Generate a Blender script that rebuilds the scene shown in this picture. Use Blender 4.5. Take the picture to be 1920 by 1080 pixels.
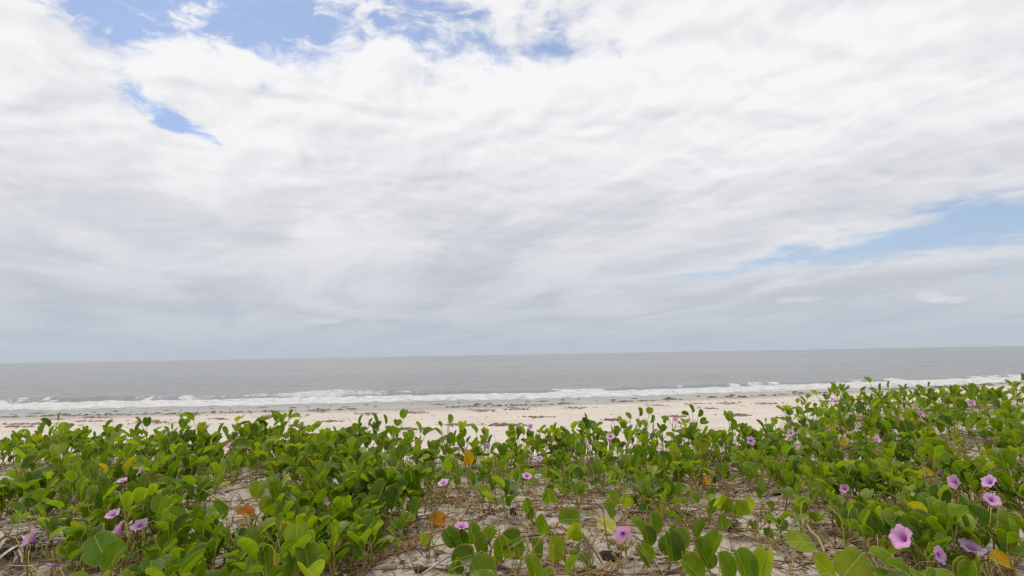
import bpy, math, random
import numpy as np
from mathutils import Vector, Matrix

R = math.radians
for o in list(bpy.data.objects):
    bpy.data.objects.remove(o)
scene = bpy.context.scene
COL = scene.collection

# ------------------------------------------------------------------ camera
F = 1048.0                                   # focal length in pixels of a 1920 wide frame
PITCH, ROLL = R(6.8), R(0.985)
CAM = Vector((0, 0, 2.0))                    # sea level is z = 0
fw = Vector((0, math.cos(PITCH), math.sin(PITCH)))
r0, u0 = Vector((1, 0, 0)), Vector((0, -math.sin(PITCH), math.cos(PITCH)))
rt = math.cos(ROLL) * r0 - math.sin(ROLL) * u0
up = math.sin(ROLL) * r0 + math.cos(ROLL) * u0
cd = bpy.data.cameras.new('camera')
cam = bpy.data.objects.new('camera', cd)
COL.objects.link(cam)
cam.matrix_world = Matrix(((rt.x, up.x, -fw.x, CAM.x), (rt.y, up.y, -fw.y, CAM.y), (rt.z, up.z, -fw.z, CAM.z), (0, 0, 0, 1)))
cd.sensor_width = 36
cd.lens = 36 * F / 1920
cd.clip_start, cd.clip_end = 0.05, 60000
scene.camera = cam

def ray(px, py):
    return (fw + rt * ((px - 960) / F) - up * ((py - 540) / F)).normalized()

def node_kit(nt):
    L = nt.links
    def N(kind, **kw):
        n = nt.nodes.new(kind)
        ins = kw.pop('ins', {})
        for k, v in kw.items():
            setattr(n, k, v)
        for k, v in ins.items():
            s = n.inputs[k]
            if hasattr(v, 'bl_idname') and v.bl_idname.startswith('NodeSocket'):
                L.new(v, s)
            elif hasattr(v, 'outputs'):
                L.new(v.outputs[0], s)
            else:
                s.default_value = v
        return n
    def M(op, a, b=0.0, c=0.0, clamp=False):
        n = N('ShaderNodeMath', operation=op, use_clamp=clamp)
        for i, v in enumerate((a, b, c)):
            if isinstance(v, (int, float)):
                n.inputs[i].default_value = v
            else:
                L.new(v.outputs[0] if hasattr(v, 'outputs') else v, n.inputs[i])
        return n.outputs[0]
    def ramp(v, a, b, lo=0.0, hi=1.0, smooth=True):
        n = N('ShaderNodeMapRange', interpolation_type='SMOOTHSTEP' if smooth else 'LINEAR',
              ins={'Value': v, 'From Min': a, 'From Max': b, 'To Min': lo, 'To Max': hi})
        return n.outputs[0]
    def mix(f, a, b, mode='MIX'):
        n = N('ShaderNodeMix', data_type='RGBA', blend_type=mode)
        for i, v in ((0, f), (6, a), (7, b)):
            if hasattr(v, 'bl_idname') or hasattr(v, 'outputs'):
                L.new(v.outputs[0] if hasattr(v, 'outputs') else v, n.inputs[i])
            elif isinstance(v, (int, float)):
                n.inputs[i].default_value = v
            else:
                n.inputs[i].default_value = (*v, 1) if len(v) == 3 else v
        return n.outputs[2]
    return N, M, ramp, mix, L

# ------------------------------------------------------------------ world: sky with a broken cloud sheet
SUN_EL, SUN_AZ = R(64), R(-40)               # azimuth from +Y (out to sea), negative = left
world = bpy.data.worlds.new('World')
scene.world = world
world.use_nodes = True
wt = world.node_tree
wt.nodes.clear()
N, M, ramp, mix, L = node_kit(wt)
SKY = 0.11
tc = N('ShaderNodeTexCoord')
sep = N('ShaderNodeSeparateXYZ', ins={0: tc.outputs['Generated']})
dx, dy, dz = sep.outputs
nish = N('ShaderNodeTexSky', sky_type='NISHITA', sun_disc=False, sun_elevation=SUN_EL, sun_rotation=SUN_AZ,
         air_density=1.0, dust_density=0.6, ozone_density=1.5)
den = M('ADD', M('MAXIMUM', dz, 0.0), 0.10)
px_, py_ = M('DIVIDE', dx, den), M('DIVIDE', dy, den)
P = N('ShaderNodeCombineXYZ', ins={0: px_, 1: py_, 2: 0.0})
# wind-drawn streaks run towards a point on the horizon a little left of the middle
def mapped(scale, rot=R(19), loc=(0, 0, 0)):
    a = N('ShaderNodeVectorRotate', rotation_type='Z_AXIS', ins={'Vector': P, 'Angle': -rot})
    return N('ShaderNodeMapping', ins={'Vector': a, 'Scale': scale, 'Location': loc}).outputs[0]
warp = N('ShaderNodeTexNoise', ins={'Vector': P, 'Scale': 2.2, 'Detail': 4.0})
def fbm(vec, scale, detail, rough=0.55, dist=0.0):
    return N('ShaderNodeTexNoise', ins={'Vector': vec, 'Scale': scale, 'Detail': detail, 'Roughness': rough, 'Distortion': dist}).outputs['Fac']
wv = N('ShaderNodeVectorMath', operation='SUBTRACT', ins={0: warp.outputs['Color'], 1: (.5, .5, .5)})
wv = N('ShaderNodeVectorMath', operation='MULTIPLY', ins={0: wv, 1: (.55, .55, 0)})
PW = N('ShaderNodeVectorMath', operation='ADD', ins={0: P, 1: wv})
CELL = mapped((1.0, 0.95, 1), loc=(3.1, 7.7, 0))
n_cell = fbm(CELL, 3.6, 10.0, 0.62, 0.30)
lit_at = N('ShaderNodeVectorMath', operation='ADD', ins={0: CELL, 1: (-.035, -.05, 0)}).outputs[0]
n_lit = fbm(lit_at, 3.6, 4.0, 0.50, 0.30)
n_base = fbm(CELL, 3.6, 4.0, 0.50, 0.30)
n_streak = fbm(mapped((1.0, 0.58, 1), loc=(8.3, 1.2, 0)), 1.25, 6.0, 0.54, 0.5)
n_big = fbm(mapped((1.0, 0.5, 1), loc=(1.3, 4.4, 0)), 0.55, 3.0, 0.5)
# gaps in the sheet: ends and half width of each on the cloud plane
def pc(px, py):
    d = ray(px, py)
    return Vector((d.x / (max(d.z, 0) + .10), d.y / (max(d.z, 0) + .10), 0))
def gap(p1, p2, w, strength, soft=0.0):
    a, b = pc(*p1), pc(*p2)
    c, h = (a + b) / 2, (b - a) / 2
    m = N('ShaderNodeMapping', vector_type='TEXTURE',
          ins={'Vector': PW, 'Location': c, 'Rotation': (0, 0, math.atan2(h.y, h.x)), 'Scale': (max(h.length, .02), w, 1)})
    ln = N('ShaderNodeVectorMath', operation='LENGTH', ins={0: m})
    return ramp(ln.outputs['Value'], soft, 1.9, strength, 0.0)
gaps = [gap((20, 20), (760, 50), .25, .68), gap((380, 30), (640, 70), .11, .26), gap((480, 60), (560, 180), .07, .40),
        gap((640, 10), (960, 110), .16, .56), gap((980, 0), (1130, 80), .10, .54),
        gap((215, 160), (405, 272), .06, .86), gap((90, 30), (300, 100), .09, .50),
        gap((1880, 40), (1940, 150), .06, .44),
        gap((1210, 532), (1500, 487), .20, .70), gap((1450, 490), (1750, 455), .40, .90), gap((1700, 445), (2050, 390), .55, 1.15),
        gap((1700, 520), (2100, 500), .34, .60), gap((1500, 590), (2000, 560), .45, .50)]
def add_all(g):
    t = g[0]
    for q in g[1:]:
        t = M('ADD', t, q)
    return t
tot_up, tot_low = add_all(gaps[:8]), add_all(gaps[8:])
tot = M('ADD', tot_up, tot_low)
n_tuft = fbm(PW.outputs[0], 8.5, 8.0, 0.62, 0.6)
D = M('ADD', 1.0, M('MULTIPLY', M('SUBTRACT', n_cell, 0.5), M('ADD', 2.0, M('MULTIPLY', tot_up, 1.2))))
D = M('ADD', D, M('MULTIPLY', M('MULTIPLY', M('MINIMUM', tot_up, .8), M('SUBTRACT', n_tuft, 0.46)), 4.0))
D = M('ADD', D, M('MULTIPLY', M('SUBTRACT', n_big, 0.5), 0.25))
D = M('ADD', D, ramp(dz, .5, .1, 0, .12))
D = M('SUBTRACT', D, tot)
alpha = ramp(D, 0.08, 0.82, 0.14, 1.0)
# light of the sheet: bright where thin and high, lilac grey where thick and low
hi = ramp(dz, 0.03, 0.36)
relief = M('MULTIPLY', M('SUBTRACT', n_lit, n_base), ramp(dz, .1, .42, .4, 2.2))
shade = M('ADD', M('MULTIPLY', ramp(n_streak, .38, .66), 0.80), M('MULTIPLY', ramp(n_big, .35, .65), 0.30))
shade = M('MULTIPLY', shade, ramp(dz, 0.05, 0.42, 1.0, 0.42))
shade = M('ADD', shade, relief, 0.0, True)
low = mix(shade, (.64, .64, .66), (.435, .452, .505))
high = mix(shade, (.730, .730, .735), (.475, .48, .53))
cloud = mix(hi, low, high)
cs = N('ShaderNodeVectorMath', operation='SCALE', ins={0: cloud, 'Scale': 1 / SKY})
blue = N('ShaderNodeVectorMath', operation='MULTIPLY', ins={0: nish, 1: (.86, .90, .97)})
sky = mix(alpha, blue, cs)
# thin sea haze low over the horizon
hz = M('POWER', 2.718, M('MULTIPLY', M('POWER', M('DIVIDE', M('MAXIMUM', dz, 0.0), .135), 1.3), -1.0))
sky = mix(M('MULTIPLY', hz, 0.96), sky, tuple(v / SKY for v in (.375, .418, .475)))
# small far cumulus heads above the haze
n_puff = fbm(tc.outputs['Generated'], 26.0, 5.0, 0.6)
for (qx, qy, hw, hh) in ((1490, 562, .040, .0065), (1735, 556, .026, .009), (1790, 562, .030, .005), (610, 603, .035, .006)):
    d = ray(qx, qy)
    off = N('ShaderNodeVectorMath', operation='SUBTRACT', ins={0: tc.outputs['Generated'], 1: d})
    scl = N('ShaderNodeVectorMath', operation='MULTIPLY', ins={0: off, 1: (1 / hw, 1 / hw, 1 / hh)})
    ln = N('ShaderNodeVectorMath', operation='LENGTH', ins={0: scl})
    k = ramp(M('ADD', ln.outputs['Value'], M('MULTIPLY', M('SUBTRACT', n_puff, .5), 3.0)), 1.1, .1, 0, .32)
    sky = mix(k, sky, tuple(v / SKY for v in (.66, .66, .68)))
bg = N('ShaderNodeBackground', ins={'Color': sky, 'Strength': SKY})
wo = N('ShaderNodeOutputWorld')
L.new(bg.outputs[0], wo.inputs[0])
world.cycles.sampling_method = 'MANUAL'
world.cycles.sample_map_resolution = 512

sd = bpy.data.lights.new('sun', 'SUN')
sd.energy, sd.angle, sd.color = 1.5, R(12), (1.0, .96, .90)
sun = bpy.data.objects.new('sun', sd)
COL.objects.link(sun)
sdir = Vector((math.sin(SUN_AZ) * math.cos(SUN_EL), math.cos(SUN_AZ) * math.cos(SUN_EL), math.sin(SUN_EL)))
sun.rotation_euler = sdir.to_track_quat('Z', 'Y').to_euler()

scene.view_settings.view_transform = 'Standard'
scene.view_settings.look = 'None'
scene.view_settings.exposure = 0.35
scene.view_settings.gamma = 1.0
scene.cycles.use_denoising = False
scene.cycles.max_bounces = 8
scene.cycles.transparent_max_bounces = 4

# ------------------------------------------------------------------ helpers
def tag(o, label=None, cat=None, group=None, kind=None):
    for k, v in (('label', label), ('category', cat), ('group', group), ('kind', kind)):
        if v:
            o[k] = v
    return o

def lattice(seed):
    return np.random.RandomState(seed).rand(256, 256)

LAT = [lattice(s) for s in range(8)]

def vnoise(x, y, k=0):
    x, y = np.asarray(x, float), np.asarray(y, float)
    xi, yi = np.floor(x).astype(int), np.floor(y).astype(int)
    fx, fy = x - xi, y - yi
    fx, fy = fx * fx * (3 - 2 * fx), fy * fy * (3 - 2 * fy)
    g = LAT[k % 8]
    a, b = g[xi % 256, yi % 256], g[(xi + 1) % 256, yi % 256]
    c, d = g[xi % 256, (yi + 1) % 256], g[(xi + 1) % 256, (yi + 1) % 256]
    return (a + (b - a) * fx) * (1 - fy) + (c + (d - c) * fx) * fy

def nfbm(x, y, octv=4, k=0):
    s, a, t = 0, 1.0, 0
    for i in range(octv):
        s = s + a * (vnoise(np.asarray(x) * 2 ** i + 17.3 * i, np.asarray(y) * 2 ** i + 5.1 * i, k + i) - 0.5)
        t += a
        a *= 0.5
    return s / t * 2

def sstep(a, b, x):
    t = np.clip((np.asarray(x, float) - a) / (b - a), 0, 1)
    return t * t * (3 - 2 * t)

def mesh_np(name, verts, faces, mat=None, smooth=True, uv=None):
    me = bpy.data.meshes.new(name)
    if isinstance(faces, np.ndarray):
        v = np.asarray(verts, np.float32)
        n, k = faces.shape
        me.vertices.add(len(v)); me.vertices.foreach_set('co', v.ravel())
        me.loops.add(n * k); me.loops.foreach_set('vertex_index', faces.astype(np.int32).ravel())
        me.polygons.add(n); me.polygons.foreach_set('loop_start', np.arange(0, n * k, k, dtype=np.int32))
        me.update(calc_edges=True)
    else:
        me.from_pydata([tuple(p) for p in verts], [], faces)
    if smooth:
        me.polygons.foreach_set('use_smooth', [True] * len(me.polygons))
    if uv is not None:
        lay = me.uv_layers.new(name='flat')
        idx = np.zeros(len(me.loops), np.int32)
        me.loops.foreach_get('vertex_index', idx)
        lay.data.foreach_set('uv', np.asarray(uv, np.float32)[idx].ravel())
    if mat:
        me.materials.append(mat)
    me.update()
    return me

def add_attr(me, name, vals):
    a = me.attributes.new(name, 'FLOAT', 'POINT')
    a.data.foreach_set('value', np.asarray(vals, np.float32).ravel())

def obj(name, me, parent=None, loc=None):
    o = bpy.data.objects.new(name, me)
    COL.objects.link(o)
    if parent:
        o.parent = parent
    if loc is not None:
        o.location = loc
    return o

def grid_faces(ny, nx):
    i = np.arange(ny - 1)[:, None] * nx + np.arange(nx - 1)[None, :]
    return np.stack([i, i + 1, i + nx + 1, i + nx], -1).reshape(-1, 4)

class Tubes:
    """polylines swept to thin round tubes, collected into one mesh"""
    def __init__(self):
        self.v, self.f = [], []
    def add(self, pts, r0, r1=None, sides=5):
        r1 = r0 if r1 is None else r1
        n = len(pts)
        b = len(self.v)
        pts = [Vector(p) for p in pts]
        ref = Vector((.31, .87, .38))
        for i, p in enumerate(pts):
            t = (pts[min(i + 1, n - 1)] - pts[max(i - 1, 0)])
            t = t.normalized() if t.length > 1e-9 else Vector((0, 0, 1))
            a = t.cross(ref)
            a = a.normalized() if a.length > 1e-4 else t.orthogonal().normalized()
            c = t.cross(a)
            rad = r0 + (r1 - r0) * i / max(n - 1, 1)
            for k in range(sides):
                th = 2 * math.pi * k / sides
                self.v.append(p + a * (rad * math.cos(th)) + c * (rad * math.sin(th)))
        for i in range(n - 1):
            for k in range(sides):
                k2 = (k + 1) % sides
                self.f.append((b + i * sides + k, b + i * sides + k2, b + (i + 1) * sides + k2, b + (i + 1) * sides + k))
        self.f.append(tuple(b + k for k in range(sides))[::-1])
        self.f.append(tuple(b + (n - 1) * sides + k for k in range(sides)))
    def mesh(self, name, mat):
        return mesh_np(name, self.v, self.f, mat)

def bez(a, b, c, n=6):
    a, b, c = Vector(a), Vector(b), Vector(c)
    return [a * (1 - t) ** 2 + b * (2 * t * (1 - t)) + c * t * t for t in [i / (n - 1) for i in range(n)]]

# ------------------------------------------------------------------ materials
def material(name):
    m = bpy.data.materials.new(name)
    m.use_nodes = True
    nt = m.node_tree
    nt.nodes.clear()
    kit = node_kit(nt)
    out = nt.nodes.new('ShaderNodeOutputMaterial')
    return m, kit, out

def sand_material():
    m, (N, M, ramp, mix, L), out = material('sand')
    g = N('ShaderNodeNewGeometry')
    pos = g.outputs['Position']
    wet = N('ShaderNodeAttribute', attribute_name='wet').outputs['Fac']
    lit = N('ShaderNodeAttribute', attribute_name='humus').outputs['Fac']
    n1 = N('ShaderNodeTexNoise', ins={'Vector': pos, 'Scale': 1.1, 'Detail': 6.0, 'Roughness': .6}).outputs['Fac']
    n2 = N('ShaderNodeTexNoise', ins={'Vector': pos, 'Scale': 14.0, 'Detail': 5.0, 'Roughness': .65}).outputs['Fac']
    n3 = N('ShaderNodeTexNoise', ins={'Vector': pos, 'Scale': 420.0, 'Detail': 2.0, 'Roughness': .7}).outputs['Fac']
    c = mix(ramp(n1, .32, .68), (.50, .438, .374), (.565, .508, .442))
    c = mix(ramp(n2, .50, .72, 0, .45), c, (.47, .38, .29))
    c = mix(ramp(n3, .55, .78, 0, .55), c, (.30, .235, .175))
    c = mix(ramp(n3, .42, .25, 0, .5), c, (.70, .64, .56))
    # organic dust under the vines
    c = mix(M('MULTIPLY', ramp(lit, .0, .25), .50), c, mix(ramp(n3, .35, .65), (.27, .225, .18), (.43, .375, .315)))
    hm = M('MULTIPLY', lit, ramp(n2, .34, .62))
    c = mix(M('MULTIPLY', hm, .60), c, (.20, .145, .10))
    c = mix(wet, c, mix(.7, c, (.20, .170, .135)))
    rough = M('SUBTRACT', .95, M('MULTIPLY', wet, .50))
    bmp = N('ShaderNodeBump', ins={'Strength': .55, 'Distance': .012, 'Height': M('ADD', n2, M('MULTIPLY', n3, .22))})
    p = N('ShaderNodeBsdfPrincipled', ins={'Base Color': c, 'Roughness': rough, 'Specular IOR Level': .35, 'Normal': bmp})
    L.new(p.outputs[0], out.inputs[0])
    return m

def sea_material():
    m, (N, M, ramp, mix, L), out = material('sea_water')
    pos = N('ShaderNodeNewGeometry').outputs['Position']
    foam = N('ShaderNodeAttribute', attribute_name='foam').outputs['Fac']
    far = N('ShaderNodeAttribute', attribute_name='far').outputs['Fac']
    st = N('ShaderNodeMapping', ins={'Vector': pos, 'Scale': (.40, 1.0, 1.0)}).outputs[0]
    w1 = N('ShaderNodeTexNoise', ins={'Vector': st, 'Scale': 1.3, 'Detail': 6.0, 'Roughness': .62}).outputs['Fac']
    st2 = N('ShaderNodeMapping', ins={'Vector': pos, 'Scale': (.05, .16, 1.0)}).outputs[0]
    w2 = N('ShaderNodeTexNoise', ins={'Vector': st2, 'Scale': 1.0, 'Detail': 5.0, 'Roughness': .65}).outputs['Fac']
    st3 = N('ShaderNodeMapping', ins={'Vector': pos, 'Scale': (.004, .012, 1.0)}).outputs[0]
    w3 = N('ShaderNodeTexNoise', ins={'Vector': st3, 'Scale': 1.0, 'Detail': 4.0, 'Roughness': .6}).outputs['Fac']
    h = M('ADD', M('MULTIPLY', w1, .14), M('MULTIPLY', w2, M('MULTIPLY', .9, far)))
    bmp = N('ShaderNodeBump', ins={'Strength': .85, 'Distance': 1.0, 'Height': h})
    silt = mix(ramp(w3, .35, .65), (.178, .186, .184), (.225, .234, .234))
    silt = mix(N('ShaderNodeAttribute', attribute_name='shallow').outputs['Fac'], silt, (.33, .30, .255))
    wat = N('ShaderNodeBsdfPrincipled', ins={'Base Color': silt, 'Roughness': .30, 'IOR': 1.33, 'Specular IOR Level': .5, 'Normal': bmp})
    fs = N('ShaderNodeMapping', ins={'Vector': pos, 'Scale': (.55, 1.0, 1.0)}).outputs[0]
    f1 = N('ShaderNodeTexNoise', ins={'Vector': fs, 'Scale': 3.4, 'Detail': 8.0, 'Roughness': .70, 'Distortion': .6}).outputs['Fac']
    fm = ramp(M('ADD', foam, M('MULTIPLY', M('SUBTRACT', f1, .5), 1.5)), .34, .62)
    fm = M('MULTIPLY', fm, ramp(foam, .02, .12))
    fb = N('ShaderNodeBump', ins={'Strength': .8, 'Distance': .12, 'Height': f1})
    fc = mix(ramp(f1, .3, .7), (.42, .415, .40), (.66, .66, .66))
    fo = N('ShaderNodeBsdfPrincipled', ins={'Base Color': fc, 'Roughness': .8, 'Normal': fb})
    ms = N('ShaderNodeMixShader', ins={0: fm})
    L.new(wat.outputs[0], ms.inputs[1]); L.new(fo.outputs[0], ms.inputs[2])
    L.new(ms.outputs[0], out.inputs[0])
    return m

def leaf_material():
    m, (N, M, ramp, mix, L), out = material('leaf')
    info = N('ShaderNodeObjectInfo')
    uv = N('ShaderNodeUVMap', uv_map='flat').outputs[0]
    s = N('ShaderNodeSeparateXYZ', ins={0: uv})
    ax = M('ABSOLUTE', s.outputs[0])
    mid = ramp(ax, .030, .008)
    diag = M('SUBTRACT', s.outputs[1], M('MULTIPLY', ax, .75))
    tri = M('ABSOLUTE', M('SUBTRACT', M('FRACT', M('MULTIPLY', diag, 8.0)), .5))
    vein = M('MULTIPLY', ramp(tri, .10, .02), ramp(ax, .46, .10))
    off = N('ShaderNodeVectorMath', operation='SCALE', ins={0: info.outputs['Location'], 'Scale': 9.0})
    cc = N('ShaderNodeVectorMath', operation='ADD', ins={0: uv, 1: off})
    n1 = N('ShaderNodeTexNoise', ins={'Vector': cc, 'Scale': 2.4, 'Detail': 4.0}).outputs['Fac']
    n2 = N('ShaderNodeTexNoise', ins={'Vector': cc, 'Scale': 9.0, 'Detail': 3.0}).outputs['Fac']
    base = info.outputs['Color']
    c = mix(ramp(n1, .30, .72), mix(1.0, base, (.78, .84, .80), 'MULTIPLY'), mix(1.0, base, (1.28, 1.14, 1.0), 'MULTIPLY'))
    c = mix(M('MULTIPLY', vein, .30), c, mix(1.0, base, (1.9, 1.5, 1.6), 'MULTIPLY'))
    c = mix(M('MULTIPLY', mid, .80), c, mix(.65, base, (.42, .48, .13)))
    rv = N('ShaderNodeVectorMath', operation='DISTANCE', ins={0: uv, 1: (0, .5, 0)})
    rim = M('MULTIPLY', ramp(M('ADD', rv.outputs['Value'], M('MULTIPLY', M('SUBTRACT', n2, .5), .22)), .45, .50), ramp(info.outputs['Random'], .45, .75))
    c = mix(M('MULTIPLY', rim, .75), c, (.30, .20, .05))
    c = mix(M('MULTIPLY', ramp(rv.outputs['Value'], .455, .485), .35), c, (.30, .34, .06))
    c = mix(ramp(n2, .66, .74, 0, .8), c, (.20, .13, .035))
    bmp = N('ShaderNodeBump', ins={'Strength': .35, 'Distance': .004, 'Height': M('SUBTRACT', n1, M('ADD', M('MULTIPLY', vein, .25), M('MULTIPLY', mid, .5)))})
    p = N('ShaderNodeBsdfPrincipled', ins={'Base Color': c, 'Roughness': .45, 'Specular IOR Level': .28, 'Normal': bmp})
    t = N('ShaderNodeBsdfTranslucent', ins={'Color': mix(1.0, c, (1.75, 1.65, .6), 'MULTIPLY')})
    ms = N('ShaderNodeMixShader', ins={0: .48})
    L.new(p.outputs[0], ms.inputs[1]); L.new(t.outputs[0], ms.inputs[2])
    L.new(ms.outputs[0], out.inputs[0])
    return m

def petal_material():
    m, (N, M, ramp, mix, L), out = material('petal')
    uv = N('ShaderNodeUVMap', uv_map='flat').outputs[0]
    s = N('ShaderNodeSeparateXYZ', ins={0: uv})          # u = turn 0..1, v = 0 tube foot .. 1 rim
    tri = M('ABSOLUTE', M('SUBTRACT', M('FRACT', M('MULTIPLY', s.outputs[0], 5.0)), .5))
    star = M('MULTIPLY', ramp(tri, .12, .02), ramp(s.outputs[1], .35, .8))
    c = mix(ramp(s.outputs[1], .40, .74), (.50, .16, .47), (.83, .51, .79))
    c = mix(M('MULTIPLY', star, .55), c, (.62, .30, .63))
    info = N('ShaderNodeObjectInfo')
    c = mix(1.0, c, info.outputs['Color'], 'MULTIPLY')
    p = N('ShaderNodeBsdfPrincipled', ins={'Base Color': c, 'Roughness': .6, 'Specular IOR Level': .25})
    t = N('ShaderNodeBsdfTranslucent', ins={'Color': c})
    ms = N('ShaderNodeMixShader', ins={0: .4})
    L.new(p.outputs[0], ms.inputs[1]); L.new(t.outputs[0], ms.inputs[2])
    L.new(ms.outputs[0], out.inputs[0])
    return m

def plain(name, c1, c2, scale=60.0, rough=.8, spec=.3, bump=.3, dist=.004, tint=False):
    m, (N, M, ramp, mix, L), out = material(name)
    pos = N('ShaderNodeNewGeometry').outputs['Position']
    n = N('ShaderNodeTexNoise', ins={'Vector': pos, 'Scale': scale, 'Detail': 5.0, 'Roughness': .65}).outputs['Fac']
    c = mix(ramp(n, .34, .66), c1, c2)
    if tint:
        c = mix(1.0, c, N('ShaderNodeObjectInfo').outputs['Color'], 'MULTIPLY')
    b = N('ShaderNodeBump', ins={'Strength': bump, 'Distance': dist, 'Height': n})
    p = N('ShaderNodeBsdfPrincipled', ins={'Base Color': c, 'Roughness': rough, 'Specular IOR Level': spec, 'Normal': b})
    L.new(p.outputs[0], out.inputs[0])
    return m

MAT_SAND, MAT_SEA, MAT_LEAF, MAT_PETAL = sand_material(), sea_material(), leaf_material(), petal_material()
MAT_SHOOT = plain('green_stem', (.27, .29, .045), (.36, .23, .075), 25, .5)
MAT_RUNNER = plain('runner_bark', (.22, .115, .055), (.38, .22, .11), 40, .7)
MAT_STRAW = plain('dry_straw', (.46, .35, .17), (.30, .20, .11), 12, .8)
MAT_TWIG = plain('dark_twig', (.085, .055, .04), (.16, .10, .065), 30, .85)
MAT_POD = plain('pod_skin', (.33, .24, .10), (.42, .36, .15), 90, .55, tint=True)
MAT_SEPAL = plain('sepal', (.20, .26, .05), (.30, .32, .09), 60, .5)
MAT_THROAT = plain('throat', (.38, .09, .37), (.46, .14, .45), 60, .6)
MAT_WRACK = plain('wet_seaweed', (.035, .034, .014), (.115, .098, .042), 9, .45, .5, .8, .05)
MAT_DRYWEED = plain('dry_seaweed', (.13, .070, .045), (.23, .14, .095), 6, .85)
MAT_DARK = plain('dark_debris', (.022, .017, .014), (.075, .052, .04), 70, .9, .2, .9, .01)
MAT_DEADLEAF = plain('dead_leaf', (.16, .085, .05), (.26, .15, .09), 40, .8)
MAT_FROND = plain('bleached_frond', (.33, .28, .23), (.50, .44, .37), 35, .75)
MAT_SHELL = plain('bleached_shell', (.62, .58, .54), (.78, .75, .72), 50, .5)

# ------------------------------------------------------------------ the ground
SHX = np.array([-4000, -300, -60, -20, -8, 0, 6, 13, 20, 28, 45, 80, 300, 4000.0])
SHY = np.array([-250, 8, 19, 21.4, 22.0, 22.7, 23.9, 26.0, 28.4, 31.2, 36.5, 46, 95, 800.0])
def shore(x):
    w = np.clip(np.abs(np.asarray(x, float)) * .06, 1.5, 8)
    return sum(np.interp(np.asarray(x) + k * w, SHX, SHY) for k in (-1, -.5, 0, .5, 1)) / 5

def lip(x):
    x = np.asarray(x, float)
    return 2.75 + .46 * np.clip(x - .5, 0, 12) + .10 * np.clip(-x - 1, 0, 10) + .10 * nfbm(x * 1.3, x * 0 + 3, 2, 1)

def ground(x, y):
    x, y = np.asarray(x, float), np.asarray(y, float)
    dune = 1.50 + .11 * sstep(.5, 3.2, x) + .02 * np.clip(x - 3.2, 0, 20)
    dune = dune + .035 * nfbm(x * 1.1, y * 1.1, 3, 2) + .018 * nfbm(x * 5, y * 6.5, 3, 4)
    s = shore(x) - y                                    # metres up the beach from the waterline
    bz = np.interp(s, [-4000, -400, -60, -30, -9, -2, 0, 3, 8, 13, 16, 18, 40], [-60, -12, -2.6, -1.2, -.30, -.055, 0, .10, .38, .70, .88, .97, 1.0])
    bz = bz + sstep(0, 6, s) * (.035 * nfbm(x * .5, y * .8, 3, 3) + .024 * nfbm(x * 2.2, y * 2.6, 3, 5)) + .012 * nfbm(x * .35, y * .35, 2, 6)
    k = sstep(0, 2.0, y - lip(x))
    return dune * (1 - k) + bz * k

_nx, _ny = np.arange(-8, 8.01, .02), np.arange(-1, 7.01, .02)
_near = ground(_nx[:, None], _ny[None, :])
_fx, _fy = np.arange(-60, 80.1, .1), np.arange(-1, 50.1, .1)
_far = ground(_fx[:, None], _fy[None, :])
_lip = lip(_fx); _shore = shore(_fx)
def gz(x, y):
    g, x0, y0, st = (_near, -8, -1, .02) if (-8 <= x < 7.95 and -1 <= y < 6.95) else (_far, -60, -1, .1)
    u = min(max((x - x0) / st, 0), g.shape[0] - 1.001)
    v = min(max((y - y0) / st, 0), g.shape[1] - 1.001)
    i, j = int(u), int(v)
    u, v = u - i, v - j
    return float((g[i, j] * (1 - u) + g[i + 1, j] * u) * (1 - v) + (g[i, j + 1] * (1 - u) + g[i + 1, j + 1] * u) * v)
def lip1(x):
    return float(np.interp(x, _fx, _lip))
def shore1(x):
    return float(np.interp(x, _fx, _shore))

def on_ground(px, py, h=0.0):
    """the place on the dune (raised by h) that is seen at a point of the photograph"""
    d = ray(px, py)
    z = 1.52
    for _ in range(8):
        t = (CAM.z - (z + h)) / -d.z
        q = CAM + d * t
        z = gz(q.x, q.y)
    return Vector((q.x, q.y, z + h))

ys = np.concatenate([np.linspace(-12, .4, 25), np.linspace(.45, 5.2, 240), np.geomspace(5.25, 60, 170), np.geomspace(62, 900, 20)])
us = np.concatenate([-np.geomspace(1.15, 30, 26)[::-1], np.linspace(-1.12, 1.12, 300), np.geomspace(1.15, 30, 26)])
GX = us[None, :] * (np.abs(ys)[:, None] * .95 + 1.0)
GY = np.repeat(ys[:, None], len(us), 1)
GZ = ground(GX, GY)
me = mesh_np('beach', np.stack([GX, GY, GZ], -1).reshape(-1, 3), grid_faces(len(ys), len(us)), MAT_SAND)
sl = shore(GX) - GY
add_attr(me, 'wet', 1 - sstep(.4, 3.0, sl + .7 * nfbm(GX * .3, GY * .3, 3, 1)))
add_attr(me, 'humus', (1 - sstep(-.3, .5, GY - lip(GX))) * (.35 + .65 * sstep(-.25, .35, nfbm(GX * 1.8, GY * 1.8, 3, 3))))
tag(obj('beach', me), 'pale sand beach and low dune crest behind the vines', kind='structure')

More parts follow.
